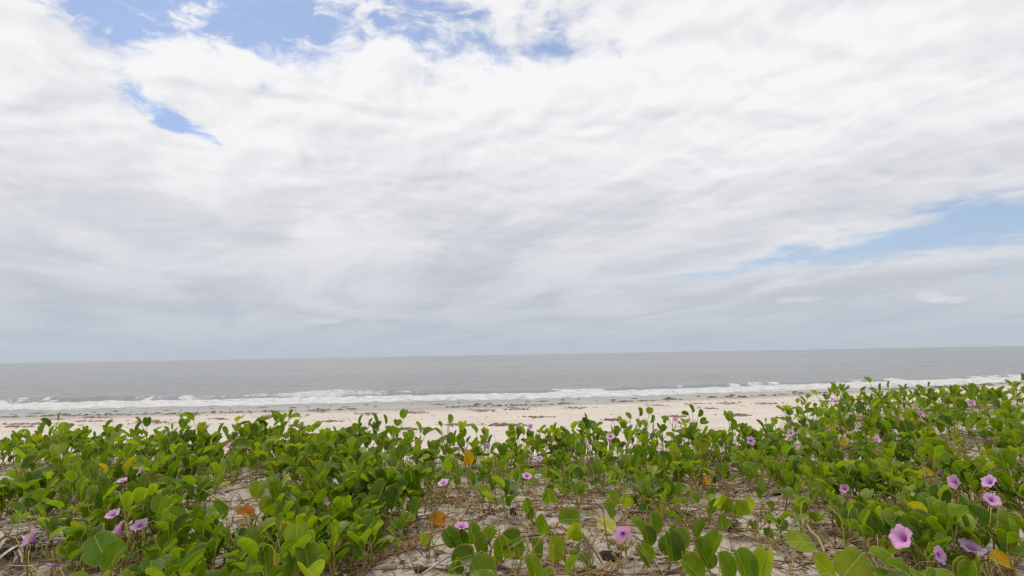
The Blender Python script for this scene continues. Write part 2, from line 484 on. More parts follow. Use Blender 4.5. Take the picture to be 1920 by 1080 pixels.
# ------------------------------------------------------------------ the sea with one breaking wave
def breaker(x):
    x = np.asarray(x, float)
    return shore(x) * .55 + 17.6 + .06 * np.clip(x, 0, 60) + .5 * nfbm(x * .09, x * 0 + 1.5, 3, 2) + .12 * nfbm(x * .7, x * 0 + 9.5, 2, 4)
sy = np.concatenate([np.linspace(-14, -9.2, 16), np.linspace(-9, 3, 150), np.linspace(3.1, 40, 200), np.geomspace(40.3, 600, 120), np.geomspace(620, 30000, 50)])
su = np.concatenate([-np.geomspace(1.28, 14, 30)[::-1], np.linspace(-1.26, 1.26, 760), np.geomspace(1.28, 14, 30)])
sy_ = sy[:, None]
X = su[None, :] * (34 + np.clip(sy_, 0, None) * 1.05)
bx = breaker(np.clip(X, -400, 400))
s = np.repeat(sy_, len(su), 1)
Y = bx + s
near = 1 - sstep(60, 130, s)
amp = .14 + .24 * (.5 + .5 * np.clip(nfbm(X * .12, X * 0 + 4.2, 3, 6) * 1.6, -1, 1)) + .10 * np.exp(-((X + 30) / 6) ** 2)
amp = amp * (1 - .50 * sstep(-10, 8, X))
h = np.where(s < 0, np.exp(-(s / .42) ** 2), np.exp(-(s / 1.7) ** 2)) * amp
h += .035 * np.exp(-((s - 7.5 - nfbm(X * .1, X * 0 + 2, 2, 1)) / 1.2) ** 2)
chop = .080 * nfbm(X * .35 + .3 * Y, Y * .95, 3, 3) + .03 * nfbm(X * 1.3, Y * 2.4, 2, 5)
swell = np.sin(.62 * s + 1.6 * nfbm(X * .03, Y * .05, 2, 7) * 3) * .5 + .5
h += .07 * swell ** 3 * sstep(3, 9, s) * near * (.5 + .5 * nfbm(X * .06, Y * .1, 2, 2))
h += chop * near * sstep(.2, 4, s) + .02 * nfbm(X * .9, Y * 1.2, 3, 5) * (s < .2) * sstep(-9, -5, s)
broken = sstep(.0, .52, nfbm(X * .30, X * 0 + 7.7, 4, 5) + .55 * np.exp(-((X + 30) / 5) ** 2) + .30 * sstep(2, 22, X) + .45 * nfbm(X * 1.6, Y * .6, 3, 3))
fz = 1 - sstep(-7.6, -4.6, -s)                           # reach of the foam towards the shore
run = 6.2 + 1.1 * nfbm(X * .16, X * 0 + 3.1, 3, 1)
foam = sstep(-run, -run * .55, s) * (1 - sstep(-.85, -.40, s)) * (.66 + .20 * nfbm(X * .35, Y * .9, 3, 4))
foam = np.maximum(foam, broken * (1 - sstep(-.1, .25, s)) * sstep(-1.6, -.9, s) * (.66 + .3 * nfbm(X * .9, Y * 1.1, 3, 2)))
foam = np.maximum(foam, .30 * np.exp(-((s - 7.2) / .5) ** 2) * sstep(.1, .5, nfbm(X * .08, X * 0 + 5.5, 3, 2)))
turb = nfbm(X * 2.2, Y * 2.6, 3, 6)
h += .05 * np.exp(-(s / .8) ** 2) * nfbm(X * 1.7, Y * .8, 3, 1)
h += .075 * foam * turb * near
h *= 1 - sstep(.0, 2.0, -(s + run + .5)) * .8
me = mesh_np('sea', np.stack([X, Y, h], -1).reshape(-1, 3), grid_faces(len(sy), len(su)), MAT_SEA)
add_attr(me, 'foam', foam)
add_attr(me, 'shallow', 1 - sstep(-.5, 4.5, Y - shore(np.clip(X, -4000, 4000))))
add_attr(me, 'far', sstep(12, 90, s))
tag(obj('sea', me), 'grey sea with one breaking wave and white foam', kind='structure')

# ------------------------------------------------------------------ vine: leaf, flower and pod shapes
rng = random.Random(11)

def leaf_mesh(k, fold, recurve, width, notch, wav):
    nA, rings = 20, (0.36, 0.70, 1.0)
    pts, uv = [(0.0, .5)], []
    for rr in rings:
        for i in range(nA):
            th = 2 * math.pi * i / nA                        # 0 = tip
            d = min(th, 2 * math.pi - th)
            rad = .5 * (1 - notch * math.exp(-(d / .30) ** 2) - .05 * math.exp(-((math.pi - d) / .30) ** 2))
            if k % 3 == 1 and rr == 1.0 and i in ((5, 6), (13,), (3, 15), (16,))[k % 4]:
                rad *= .80
            x, y = math.sin(th) * rad * width, math.cos(th) * rad
            y += .04 * math.sin(min(d, math.pi)) * 1.0
            pts.append((x * rr, .5 + y * rr))
    v = []
    r = random.Random(k)
    ph = r.uniform(0, 6)
    for x, y in pts:
        uv.append((x, y))
        ax = abs(x)
        f = math.sin(fold)
        z = ax * f * (1 - .55 * ax) + wav * math.sin(9 * y + ph + (1.3 if x > 0 else 0)) * ax
        xx = x * math.cos(fold * (1 - .35 * ax))
        # the blade bends back along its midrib
        a = recurve * 2.0 * y
        yy = (math.sin(a) / (recurve * 2.0)) if recurve > 1e-3 else y
        zz = -(1 - math.cos(a)) / (recurve * 2.0) if recurve > 1e-3 else 0
        v.append((xx - math.sin(a) * 0, yy + math.sin(a) * z, zz + math.cos(a) * z))
    f = [(0, 1 + i, 1 + (i + 1) % nA) for i in range(nA)]
    for q in range(len(rings) - 1):
        o1, o2 = 1 + q * nA, 1 + (q + 1) * nA
        f += [(o1 + i, o2 + i, o2 + (i + 1) % nA, o1 + (i + 1) % nA) for i in range(nA)]
    me = mesh_np('leaf', v, f, MAT_LEAF, True, uv)
    sharp = me.attributes.new('sharp_edge', 'BOOLEAN', 'EDGE')
    rib = {0} | {1 + q * nA + i for q in range(len(rings)) for i in (0, nA // 2)}
    for e in me.edges:
        if e.vertices[0] in rib and e.vertices[1] in rib:
            sharp.data[e.index].value = True
    return me

LEAVES = [leaf_mesh(i, R(fo), rc, w * 1.03, nt_ * 1.25, wv_) for i, (fo, rc, w, nt_, wv_) in enumerate(
    [(24, .22, 1.00, .20, .02), (34, .30, .96, .16, .03), (42, .36, 1.02, .22, .02), (50, .28, .95, .15, .03), (56, .42, 1.00, .18, .02),
     (62, .30, .92, .20, .03), (30, .45, 1.05, .12, .03), (46, .16, .98, .22, .02), (40, .52, .94, .16, .04), (68, .36, .98, .18, .02)])]
LEAF_FLAT = leaf_mesh(91, R(8), .12, 1.02, .05, .02)
LEAF_YOUNG = leaf_mesh(90, R(72), .15, .62, .08, .01)

def leaf_colour(r, young=0.0):
    a, b, c = Vector((.044, .100, .004)), Vector((.120, .215, .007)), Vector((.215, .305, .012))
    t = min(1, max(0, r.betavariate(1.3, 1.7) + young))
    col = a.lerp(b, t * 2) if t < .5 else b.lerp(c, t * 2 - 1)
    g = r.random()
    if g < .002:
        col = Vector((.40, .34, .02))
    elif g < .035:
        col = col.lerp(Vector((.32, .30, .02)), r.uniform(.25, .7))
    return (*col, 1)

def axes(m, n):
    m = m.normalized()
    n = n - m * n.dot(m)
    n = n.normalized() if n.length > 1e-4 else m.orthogonal().normalized()
    return m.cross(n), m, n

def leaf_matrix(p, m, n, size):
    x, y, z = axes(m, n)
    return Matrix(((x.x * size, y.x * size, z.x * size, p.x), (x.y * size, y.y * size, z.y * size, p.y), (x.z * size, y.z * size, z.z * size, p.z), (0, 0, 0, 1)))

def sph(az, el):
    return Vector((math.cos(az) * math.cos(el), math.sin(az) * math.cos(el), math.sin(el)))

def grow_shoot(r, height, lean, nleaf, size, tubes=None, runner_r=.0022):
    """one upright shoot from the origin: stem with leaf stalks into tubes, returns leaf placements and stalk tips"""
    az0 = r.uniform(0, 6.283)
    top = Vector((math.cos(az0) * lean, math.sin(az0) * lean, height))
    ctrl = Vector((top.x * .15 + r.uniform(-.02, .02), top.y * .15 + r.uniform(-.02, .02), height * .55))
    stem = bez((0, 0, -.012), ctrl, top, 7)
    tubes.add(stem, runner_r * 1.15, runner_r * .75)
    leaves, tips = [], []
    az = r.uniform(0, 6.283)
    for i in range(nleaf):
        t = .16 + .84 * (i + r.uniform(-.15, .15)) / max(nleaf - 1, 1) if nleaf > 1 else .95
        t = min(1, max(.08, t))
        q = t * 6
        a = int(min(5, q)); p = stem[a].lerp(stem[a + 1], q - a)
        az += 2.4 + r.uniform(-.5, .5)
        youth = max(0, (t - .80)) * 1.2
        el = r.uniform(.55, 1.40)
        plen = r.uniform(.022, .058) * (1 - .5 * youth) * size / .07
        d = sph(az, el)
        mid = p + d * plen * .5 + Vector((0, 0, -.004))
        end = p + d * plen + Vector((0, 0, plen * .25))
        pet = bez(p, mid, end, 4)
        tubes.add(pet, .0016, .0012, 4)
        el2 = min(1.45, max(-.35, el + r.uniform(-.35, .55)))
        m = sph(az + r.uniform(-.3, .3), el2)
        n = Vector((-math.cos(az) * .7, -math.sin(az) * .7, 1.0)) + Vector((r.uniform(-.5, .5), r.uniform(-.5, .5) - .25, r.uniform(-.2, .2)))
        sz = size * r.uniform(.55, 1.02) * (1 - .45 * youth)
        me = LEAF_YOUNG if (t > .93 and r.random() < .35) else r.choice(LEAVES)
        leaves.append((leaf_matrix(end, m, n, sz), me, leaf_colour(r, youth * .6)))
    for i in range(r.choice((0, 1, 1, 2))):
        q = r.uniform(.35, .9) * 6
        a = int(min(5, q)); p = stem[a]
        d = sph(r.uniform(0, 6.283), r.uniform(.1, 1.0))
        e = p + d * r.uniform(.03, .07)
        tubes.add(bez(p, p + d * .02 + Vector((0, 0, .012)), e, 5), .0013, .0010, 4)
        tips.append((e, (e - p).normalized()))
    return leaves, tips

def lathe(profile, n, lobes=None):
    v, f, uv = [], [], []
    for j, (rad, z) in enumerate(profile):
        for i in range(n):
            th = 2 * math.pi * i / n
            k, dz_ = (1, 0) if lobes is None else lobes(j / (len(profile) - 1), th)
            v.append((math.cos(th) * rad * k, math.sin(th) * rad * k, z + dz_))
            uv.append((i / n, j / (len(profile) - 1)))
    for j in range(len(profile) - 1):
        for i in range(n):
            f.append((j * n + i, j * n + (i + 1) % n, (j + 1) * n + (i + 1) % n, (j + 1) * n + i))
    return v, f, uv

def corolla(kind):
    if kind == 'open':
        prof = [(.08, 0), (.10, .35), (.14, .62), (.25, .85), (.50, 1.02), (.80, 1.10), (1.0, 1.10)]
    elif kind == 'cup':
        prof = [(.08, 0), (.10, .40), (.15, .78), (.27, 1.10), (.50, 1.34), (.80, 1.48), (1.0, 1.50)]
    else:
        prof = [(.08, 0), (.10, .45), (.13, .85), (.18, 1.2), (.22, 1.5), (.20, 1.75), (.10, 1.9)]
    ruf = {'open': .09, 'cup': .10, 'wilted': .16}[kind]
    def lob(t, th):
        w = max(0, (t - .55) / .45)
        return 1 + w * ruf * (math.cos(5 * th) * .9 + .35 * math.cos(11 * th + 1)), w * w * ruf * .9 * (math.sin(10 * th + .5) + .5 * math.sin(7 * th))
    v, f, uv = lathe(prof, 30, lob)
    return mesh_np('flower_' + kind, v, f, MAT_PETAL, True, uv)

COROLLA = {k: corolla(k) for k in ('open', 'cup', 'wilted')}
THROAT = {}
for k, prof in (('open', [(.02, .30), (.085, .36), (.125, .62), (.20, .80), (.27, .885)]), ('cup', [(.02, .35), (.085, .42), (.115, .62), (.145, .78)])):
    v, f, uv = lathe([(a * .93, b + .012) for a, b in prof], 15, lambda t, th: (1 + .12 * t * math.cos(5 * th), 0))
    THROAT[k] = mesh_np('throat', v, f, MAT_THROAT, True)
v, f, uv = lathe([(.02, -.05), (.11, 0), (.13, .12), (.12, .26), (.10, .36)], 10, lambda t, th: (1 + .15 * t * math.cos(5 * th), .10 * t * math.cos(5 * th)))
CALYX = mesh_np('calyx', v, f, MAT_SEPAL, True)
v, f, uv = lathe([(.0, -.5), (.30, -.44), (.48, -.15), (.50, .1), (.36, .38), (.14, .50), (.05, .62), (.0, .66)], 9)
POD = mesh_np('seed_pod', v, f, MAT_POD, True)
v, f, uv = lathe([(.0, -.5), (.22, -.40), (.30, -.05), (.24, .35), (.10, .8), (.0, 1.05)], 8)
BUD = mesh_np('bud', v, f, MAT_SEPAL, True)

# ------------------------------------------------------------------ the vines, one thing each
GROUP = 'beach morning glory vines spreading over the dune'
# px, py = where its foot stands in the photograph; radius, shoots, shoot height, leaf size, leaves per shoot
VINES = []
def V(px, py, rad, n, h, size, k, label):
    VINES.append((px, py, rad, n, h, size, k, label))

# back row, from the left
V(25, 876, .17, 10, .18, .072, 4, 'green vine clump in the back row cut by the left edge')
V(140, 872, .17, 10, .18, .072, 4, 'green vine clump in the back row, second from the left edge')
V(250, 872, .17, 10, .18, .072, 4, 'green vine clump in the back row, third from the left edge')
V(345, 874, .16, 10, .17, .072, 4, 'back row vine left of the lone lilac trumpet flower')
V(435, 878, .15, 9, .16, .074, 4, 'back row vine bearing one lilac trumpet flower held above the leaves')
V(500, 868, .13, 7, .22, .072, 4, 'tall back row vine just right of the lone lilac trumpet flower')
V(595, 872, .17, 10, .17, .074, 4, 'back row vine midway between lone trumpet flower and yellow leaf')
V(700, 872, .15, 9, .21, .076, 4, 'tall back row vine silhouetted on sand, left of the yellow leaf')
V(785, 890, .12, 5, .14, .070, 4, 'low back row vine in the dip left of the yellow leaf')
V(855, 884, .12, 5, .20, .068, 4, 'vine with a drooping yellow leaf in the middle of the mat')
V(935, 880, .13, 6, .16, .070, 4, 'back row vine right of the yellow leaf with a small dim flower')
V(1005, 874, .13, 6, .19, .070, 4, 'back row vine with a thin starry lilac flower at its top')
V(1080, 868, .15, 7, .21, .072, 4, 'dense dark green back row vine between starry and cup flowers')
V(1165, 866, .15, 7, .22, .070, 4, 'tall back row vine with a cup shaped flower and a closed bud')
V(1270, 864, .15, 7, .22, .070, 4, 'tall back row vine with one small flower against the sand')
V(1345, 870, .13, 6, .16, .068, 4, 'low back row vine left of the face-on round flower')
V(1412, 866, .13, 6, .16, .068, 4, 'back row vine with a round face-on flower with purple throat')
V(1490, 850, .14, 6, .16, .066, 4, 'back row vine just right of the face-on round flower')
# farther up the dune at the right
V(1520, 806, .18, 6, .17, .068, 4, 'sparse vine with twiggy stems standing alone against the beach')
V(1588, 792, .16, 7, .22, .070, 4, 'tall vine carrying two flowers level with the white surf')
V(1655, 784, .18, 6, .19, .070, 4, 'open vine against the sand right of the two surf-level flowers')
V(1735, 776, .22, 7, .15, .070, 4, 'far vine on the crest with one flower below the surf')
V(1815, 768, .24, 7, .15, .072, 4, 'far vine on the crest, second from the right edge')
V(1895, 764, .26, 8, .14, .074, 4, 'far vine on the crest cut by the right edge')
V(1565, 842, .15, 6, .16, .066, 4, 'leafy vine below the tall two-flowered vine on the right')
V(1640, 836, .16, 7, .16, .066, 4, 'leafy vine with one small flower at its middle, right slope')
V(1715, 830, .18, 7, .16, .068, 4, 'leafy vine on the right slope, left of the yellowish pair of leaves')
V(1795, 824, .19, 7, .16, .068, 4, 'right slope vine with a yellowish pair of leaves')
V(1880, 820, .20, 8, .17, .070, 4, 'right slope vine with a small ragged flower near the right edge')
# second row
V(105, 922, .14, 8, .13, .072, 4, 'vine right of the bare sand patch at the left edge')
V(200, 935, .14, 8, .13, .074, 4, 'vine with one flower seen edge-on, second row at left')
V(290, 925, .13, 8, .14, .074, 4, 'second row vine with a small side-on flower, left part')
V(385, 908, .13, 5, .13, .074, 3, 'second row vine above the orange leaf and its sand patch')
V(490, 906, .13, 7, .15, .074, 4, 'second row vine with bright leaves right of a dark bare twig')
V(580, 920, .13, 8, .16, .076, 4, 'second row vine with big upright leaves left of centre')
V(665, 922, .12, 7, .15, .076, 4, 'big-leaved vine below the tall silhouetted vine left of the yellow leaf')
V(750, 934, .10, 4, .13, .074, 3, 'vine beside bare sand below the low dip, left of the bell flower')
V(835, 936, .07, 2, .08, .066, 2, 'small vine with a bell flower standing over open sand')
V(965, 906, .10, 3, .10, .064, 3, 'small vine with a fringed lilac flower over open sand')
V(1075, 896, .13, 5, .11, .064, 4, 'low second row vine above the dark cone lying on sand')
V(1175, 896, .14, 6, .13, .068, 4, 'second row vine with a large rounded leaf above open sand')
V(1255, 902, .14, 6, .14, .070, 4, 'second row vine left of the small orange leaf')
V(1345, 898, .12, 5, .13, .068, 3, 'second row vine with a small orange leaf at its foot')
V(1430, 892, .11, 5, .12, .066, 3, 'second row vine below the face-on round flower')
V(1515, 888, .14, 6, .14, .066, 4, 'second row vine at the upper edge of the right-hand sand patch')
V(1600, 890, .15, 7, .14, .068, 4, 'leafy vine with a half-closed side-on flower, right of centre')
V(1685, 884, .16, 7, .14, .070, 4, 'leafy vine left of the flat yellow leaf on the right slope')
V(1765, 880, .16, 7, .13, .070, 4, 'right slope vine with a flat yellow leaf on top')
V(1855, 876, .17, 7, .14, .072, 4, 'right slope vine above the pair of flowers at the right edge')
V(1925, 880, .14, 6, .15, .074, 4, 'vine cut by the right edge beside the pair of flowers')
V(1015, 932, .10, 4, .07, .062, 3, 'low creeping vine on sand below the starry and fringed flowers')
V(1105, 926, .11, 5, .08, .062, 3, 'low creeping vine on sand right of the small upright dark cone')
V(1205, 930, .11, 5, .08, .064, 3, 'low creeping vine on sand behind the wide open flower')
V(1300, 930, .11, 5, .08, .064, 3, 'low creeping vine on sand below the small orange leaf')
V(1400, 922, .10, 4, .08, .064, 3, 'low creeping vine behind the row of drooping leaves')
V(900, 915, .09, 4, .09, .064, 3, 'low creeping vine on sand right of the bell flower')
V(1490, 925, .10, 5, .09, .066, 3, 'low creeping vine right of the slender upright sprig')
# third row
V(1070, 958, .06, 2, .085, .064, 3, 'small seedling-like vine just right of the curved runner loop')
V(1165, 1045, .06, 2, .085, .064, 3, 'small vine touching the dark shaggy cone')
V(1250, 968, .06, 2, .085, .064, 3, 'small vine right of the small dark lump on sand')
V(1315, 975, .06, 2, .085, .064, 3, 'small vine left of the row of drooping leaves')
V(805, 945, .06, 2, .085, .064, 3, 'small vine under the dark twig left of the yellow leaf')
V(1440, 1020, .06, 2, .085, .064, 3, 'small vine left of the big flat leaf beside grass')
V(1190, 962, .06, 2, .085, .064, 3, 'small vine above the pale fallen leaf')
V(925, 962, .06, 2, .085, .064, 3, 'small vine left of the dark lump on sand')
V(730, 1045, .06, 2, .085, .064, 3, 'small vine over the thick brown runner near the bottom')
V(790, 1030, .06, 2, .085, .064, 3, 'small vine below the orange fallen leaf')
V(1095, 1075, .06, 2, .085, .064, 3, 'small vine at the bottom edge by the brown fibrous scrap')
V(660, 1025, .06, 2, .085, .064, 3, 'small vine at the left end of the thick brown runner')
V(60, 962, .10, 6, .10, .072, 4, 'vine above the dry palm frond at the left edge')
V(140, 985, .11, 7, .12, .072, 4, 'vine with two wilted flowers one above the other')
V(235, 1015, .11, 7, .12, .074, 4, 'vine bearing three lilac flowers close together, lower left')
V(335, 975, .09, 3, .10, .070, 3, 'small vine left of the orange leaf on sand')
V(545, 985, .09, 4, .12, .076, 3, 'vine with round pods right of the orange leaf patch')
V(625, 985, .11, 6, .14, .078, 4, 'big-leaved vine in the third row, left of the open sand')
V(705, 990, .10, 5, .13, .078, 4, 'big-leaved vine at the left edge of the open sand')
V(1535, 945, .10, 4, .11, .068, 3, 'vine with green pods beside the right-hand sand patch')
V(1620, 955, .12, 7, .12, .070, 4, 'vine below the half-closed flower on the right')
V(1705, 950, .13, 8, .12, .072, 4, 'leafy vine left of the pale cup flower, right side')
V(1790, 950, .12, 7, .12, .072, 4, 'vine with one pale cup flower seen side-on, right side')
V(1875, 965, .11, 7, .12, .074, 4, 'vine with a trumpet flower above an open flower at right edge')
V(25, 968, .07, 4, .10, .070, 4, 'small vine between bare sand and palm frond at the left edge')
V(120, 1025, .08, 5, .10, .070, 4, 'vine right of the palm frond below the wilted flowers')
V(305, 1030, .09, 5, .10, .072, 4, 'vine right of the three lilac flowers, beside the arching runner')
V(475, 1015, .08, 5, .10, .074, 4, 'vine below the orange leaf patch at left')
V(580, 1030, .09, 5, .11, .076, 4, 'vine between the round pods and the bottom edge')
V(765, 975, .08, 4, .11, .074, 4, 'vine left of the orange fallen leaf on open sand')
V(1560, 1000, .08, 4, .09, .068, 3, 'small vine behind the two broad round leaves')
V(1760, 1010, .09, 5, .10, .072, 4, 'vine behind the large open flower, lower right')
V(370, 945, .08, 4, .09, .070, 3, 'low vine at the upper rim of the left sand patch')
# front row
V(125, 1070, .09, 6, .10, .074, 4, 'front vine with a trumpet flower leaning over the palm frond')
V(215, 1085, .10, 6, .11, .080, 4, 'front vine with a large pale double leaf below three flowers')
V(330, 1080, .10, 6, .10, .078, 4, 'front vine under an arching reddish runner, lower left')
V(440, 1065, .10, 6, .10, .080, 4, 'front vine right of the arching reddish runner')
V(545, 1065, .10, 6, .11, .082, 4, 'front vine with big dark leaves, left of the open sand')
V(640, 1075, .09, 5, .10, .080, 4, 'front vine at the lower left rim of the open sand')
V(1645, 1030, .09, 4, .09, .072, 3, 'small front vine left of the big ruffled flower')
V(1715, 1070, .09, 5, .11, .080, 4, 'front vine with a big ruffled flower, lower right')
V(1800, 1085, .09, 5, .11, .080, 4, 'front vine with a large open flower near the lower right corner')
V(1890, 1075, .10, 6, .12, .080, 4, 'front vine with an orange leaf in the lower right corner')
# thin plants on the open sand, built leaf by leaf further down
V(905, 1060, .02, 0, .1, .07, 0, 'sprig of overlapping leaves with two flowers on the open sand')
V(985, 1085, .05, 2, .08, .072, 3, 'sprig at the bottom edge right of the two-flowered sprig')
V(1000, 985, .02, 0, .1, .07, 0, 'pair of small leaves on a curved brown runner over sand')
V(1040, 1010, .02, 0, .1, .07, 0, 'folded leaf and round leaf lying above open sand, centre')
V(1145, 985, .02, 0, .1, .07, 0, 'single upright folded leaf pair beside a pale fallen leaf')
V(1225, 1045, .02, 0, .1, .07, 0, 'sprig with one wide open flower facing the viewer on sand')
V(1275, 1075, .05, 2, .09, .074, 3, 'sprig right of the wide open flower at the bottom')
V(1370, 990, .02, 0, .1, .07, 0, 'row of drooping leaves on thin stalks over sand')
V(1435, 965, .02, 0, .1, .07, 0, 'slender upright sprig between the drooping leaves and the pods')
V(1350, 1090, .02, 0, .1, .07, 0, 'cluster of tall pale leaves at the bottom, right of centre')
V(1510, 1060, .02, 0, .1, .07, 0, 'vine with a big flat yellowish green leaf on yellow stalk')
# feet below the lower edge of the photograph
V(150, 1175, .07, 4, .09, .078, 4, 'vine cut by the bottom edge right of the palm frond')
V(270, 1180, .09, 6, .10, .082, 4, 'vine cut by the bottom edge below the large pale double leaf')
V(500, 1165, .09, 6, .11, .082, 4, 'vine cut by the bottom edge, left of the open sand')
V(1020, 1150, .05, 2, .08, .080, 3, 'low vine cut by the bottom edge at the middle')
V(1590, 1160, .03, 0, .1, .08, 0, 'vine with two broad round leaves cut by the bottom edge')
V(1720, 1165, .08, 4, .10, .082, 4, 'vine cut by the bottom edge below the big ruffled flower')
V(1890, 1170, .08, 4, .11, .082, 4, 'vine cut by the lower right corner')

plants, pods, n_pod = [], 0, 0
leaf_at = []
for i, (px, py, rad, n, h, size, k, label) in enumerate(VINES):
    r = random.Random(1000 + i * 7)
    foot = on_ground(px, py)
    h *= .82 if 'tall' in label else .64 if foot.y > 1.9 else .68
    n = int(round(n * 1.55))
    size *= .90 if foot.y > 1.6 else .80
    root = bpy.data.objects.new('morning_glory_vine', None)
    COL.objects.link(root)
    root.location = foot
    root.empty_display_size = .05
    tag(root, label, 'vine', GROUP)
    # creeping runner on the sand
    tb = Tubes()
    if plants:
        b = min(plants, key=lambda t: (t[1] - foot).length)[1] - foot
        wob = r.uniform(-.25, .25)
        path = []
        for s_ in range(11):
            t = s_ / 10
            p = Vector((b.x * t - b.y * wob * math.sin(t * 3.14) + r.uniform(-.006, .006), b.y * t + b.x * wob * math.sin(t * 3.14) + r.uniform(-.006, .006), 0))
            w = foot + p
            path.append(Vector((p.x, p.y, gz(w.x, w.y) - foot.z + .006 * math.sin(s_ * 2.1 + i))))
        tb.add(path, .0030, .0024, 6)
    for q in range(2 if n else 1):
        a = r.choice((0, math.pi)) + r.uniform(-.7, .7)
        p, path = Vector((0, 0, 0)), []
        for s_ in range(9):
            w = foot + p
            path.append(Vector((p.x, p.y, gz(w.x, w.y) - foot.z + .0005 + .010 * max(0, math.sin(s_ * 1.3 + i)))))
            a += r.uniform(-.45, .45)
            p = p + Vector((math.cos(a), math.sin(a), 0)) * (rad * .30 + .012)
        tb.add(path, .0030, .0018, 6)
    obj('runner', tb.mesh('runner', MAT_RUNNER), root)
    shoots = []
    for j in range(n):
        rr, aa = rad * math.sqrt((j + r.random()) / n), j * 2.4 + r.uniform(-.5, .5)
        q = Vector((math.cos(aa) * rr * 1.15, math.sin(aa) * rr, 0))
        w = foot + q
        q.z = gz(w.x, w.y) - foot.z
        tb = Tubes()
        lv, tips = grow_shoot(r, h * (r.uniform(.45, 1.0) if r.random() > .15 or 'tall' in label else r.uniform(1.05, 1.4)), h * r.uniform(.05, .6), max(2, k + r.choice((0, 0, 1, 1, 2))), size, tb)
        so = obj('shoot', tb.mesh('shoot', MAT_SHOOT), root, q)
        shoots.append(so)
        for mat, me, col in lv:
            lo = obj('leaf', me, so)
            lo.matrix_local = mat
            lo.color = col
            leaf_at.append((lo, foot + q + mat @ Vector((0, .5, .1))))
        for e, d in tips:
            bud = r.random() < .4
            if foot.y < 2.3 and n_pod < 170:
                n_pod += 1
                po = obj('bud' if bud else 'seed_pod', BUD if bud else POD, so)
                po.matrix_local = Matrix.Translation(e) @ d.to_track_quat('Z', 'Y').to_matrix().to_4x4() @ Matrix.Scale(r.uniform(.009, .013), 4)
                g = r.random()
                po.color = (.95 + .25 * g, .95 - .1 * g, .85, 1) if r.random() < .6 else (.62, .80, .40, 1)
    plants.append((root, foot, shoots))

def nearest(p, only=None):
    best = min(plants, key=lambda t: (t[1].xy - p.xy).length if only is None else (0 if t[0]['label'].startswith(only) else 9))
    return best

# flowers: px, py, height above the sand, radius, opens towards (right, towards viewer, up), kind, label
FLOWERS = [
    (430, 838, .17, .026, (-.55, .30, .75), 'cup', 'lilac trumpet flower seen from the side'),
    (265, 884, .14, .020, (-.8, .3, .45), 'cup', 'small lilac flower seen from the side'),
    (229, 902, .14, .022, (-.1, .25, 1), 'open', 'lilac flower seen edge-on'),
    (138, 942, .12, .018, (.1, .5, .8), 'wilted', 'ragged wilted lilac flower'),
    (133, 962, .10, .014, (-.2, .6, .6), 'wilted', 'small wilted lilac flower'),
    (213, 968, .12, .021, (-.1, .45, .9), 'cup', 'lilac cup flower tilted up'),
    (262, 984, .11, .026, (-.05, .50, .9), 'open', 'wide open lilac flower'),
    (226, 998, .10, .026, (-.75, .20, .55), 'cup', 'lilac trumpet flower opening to the left'),
    (62, 1012, .10, .026, (-.80, .15, .45), 'cup', 'lilac trumpet flower opening to the left'),
    (105, 1060, .07, .015, (-.5, .4, .2), 'wilted', 'closed lilac flower half under leaves'),
    (994, 799, .20, .019, (-.1, .9, .3), 'open', 'thin starry lilac flower'),
    (912, 830, .16, .015, (.3, .5, .6), 'cup', 'small dim lilac flower'),
    (988, 893, .11, .020, (.1, .5, .8), 'open', 'fringed lilac flower'),
    (832, 908, .12, .020, (-.25, .35, .9), 'cup', 'lilac bell flower'),
    (866, 990, .09, .022, (.0, .20, .9), 'cup', 'lilac bell flower beside leaves'),
    (917, 1018, .06, .017, (-.2, .5, .6), 'wilted', 'dark drying flower'),
    (1168, 1001, .08, .026, (-.15, .95, .25), 'open', 'wide open flower with purple throat facing the viewer'),
    (1145, 820, .17, .022, (-.2, .55, .8), 'cup', 'lilac cup flower'),
    (1150, 792, .20, .013, (-.5, .3, .7), 'wilted', 'closed lilac bud'),
    (1106, 847, .13, .011, (-.2, .6, .6), 'wilted', None),
    (1012, 861, .13, .015, (.0, .6, .7), 'cup', None),
    (1267, 788, .20, .017, (-.2, .5, .8), 'cup', 'small lilac flower against the sand'),
    (1408, 826, .16, .024, (.05, .93, .35), 'open', 'round lilac flower with purple throat facing the viewer'),
    (1483, 813, .15, .017, (-.3, .5, .5), 'cup', None),
    (1572, 723, .23, .020, (-.6, .3, .6), 'cup', 'lilac trumpet flower against the surf'),
    (1561, 742, .20, .018, (-.3, .6, .6), 'cup', 'lilac flower against the surf'),
    (1643, 817, .15, .016, (.0, .6, .7), 'cup', None),
    (1725, 776, .17, .021, (.1, .6, .7), 'cup', 'lilac flower on the right slope'),
    (1822, 756, .17, .018, (-.4, .6, .4), 'cup', None),
    (1851, 821, .15, .022, (.4, .5, .6), 'wilted', 'small ragged lilac flower'),
    (1792, 904, .13, .028, (-.95, .15, .22), 'cup', 'pale lilac cup flower seen side-on'),
    (1858, 906, .14, .030, (-.70, .12, .62), 'cup', 'lilac trumpet flower tilted left'),
    (1860, 938, .12, .028, (-.15, .65, .70), 'open', 'open lilac flower with purple throat'),
    (1585, 918, .10, .015, (-.6, .4, .5), 'cup', 'half-closed side-on flower'),
    (1698, 1012, .11, .034, (-.85, .22, .50), 'cup', 'big ruffled lilac flower'),
    (1762, 1040, .09, .028, (.35, .75, .30), 'open', 'lilac flower half hidden behind a leaf'),
    (1822, 1026, .11, .034, (.10, .42, .85), 'open', 'large open lilac flower with purple throat'),
]
flower_at = []
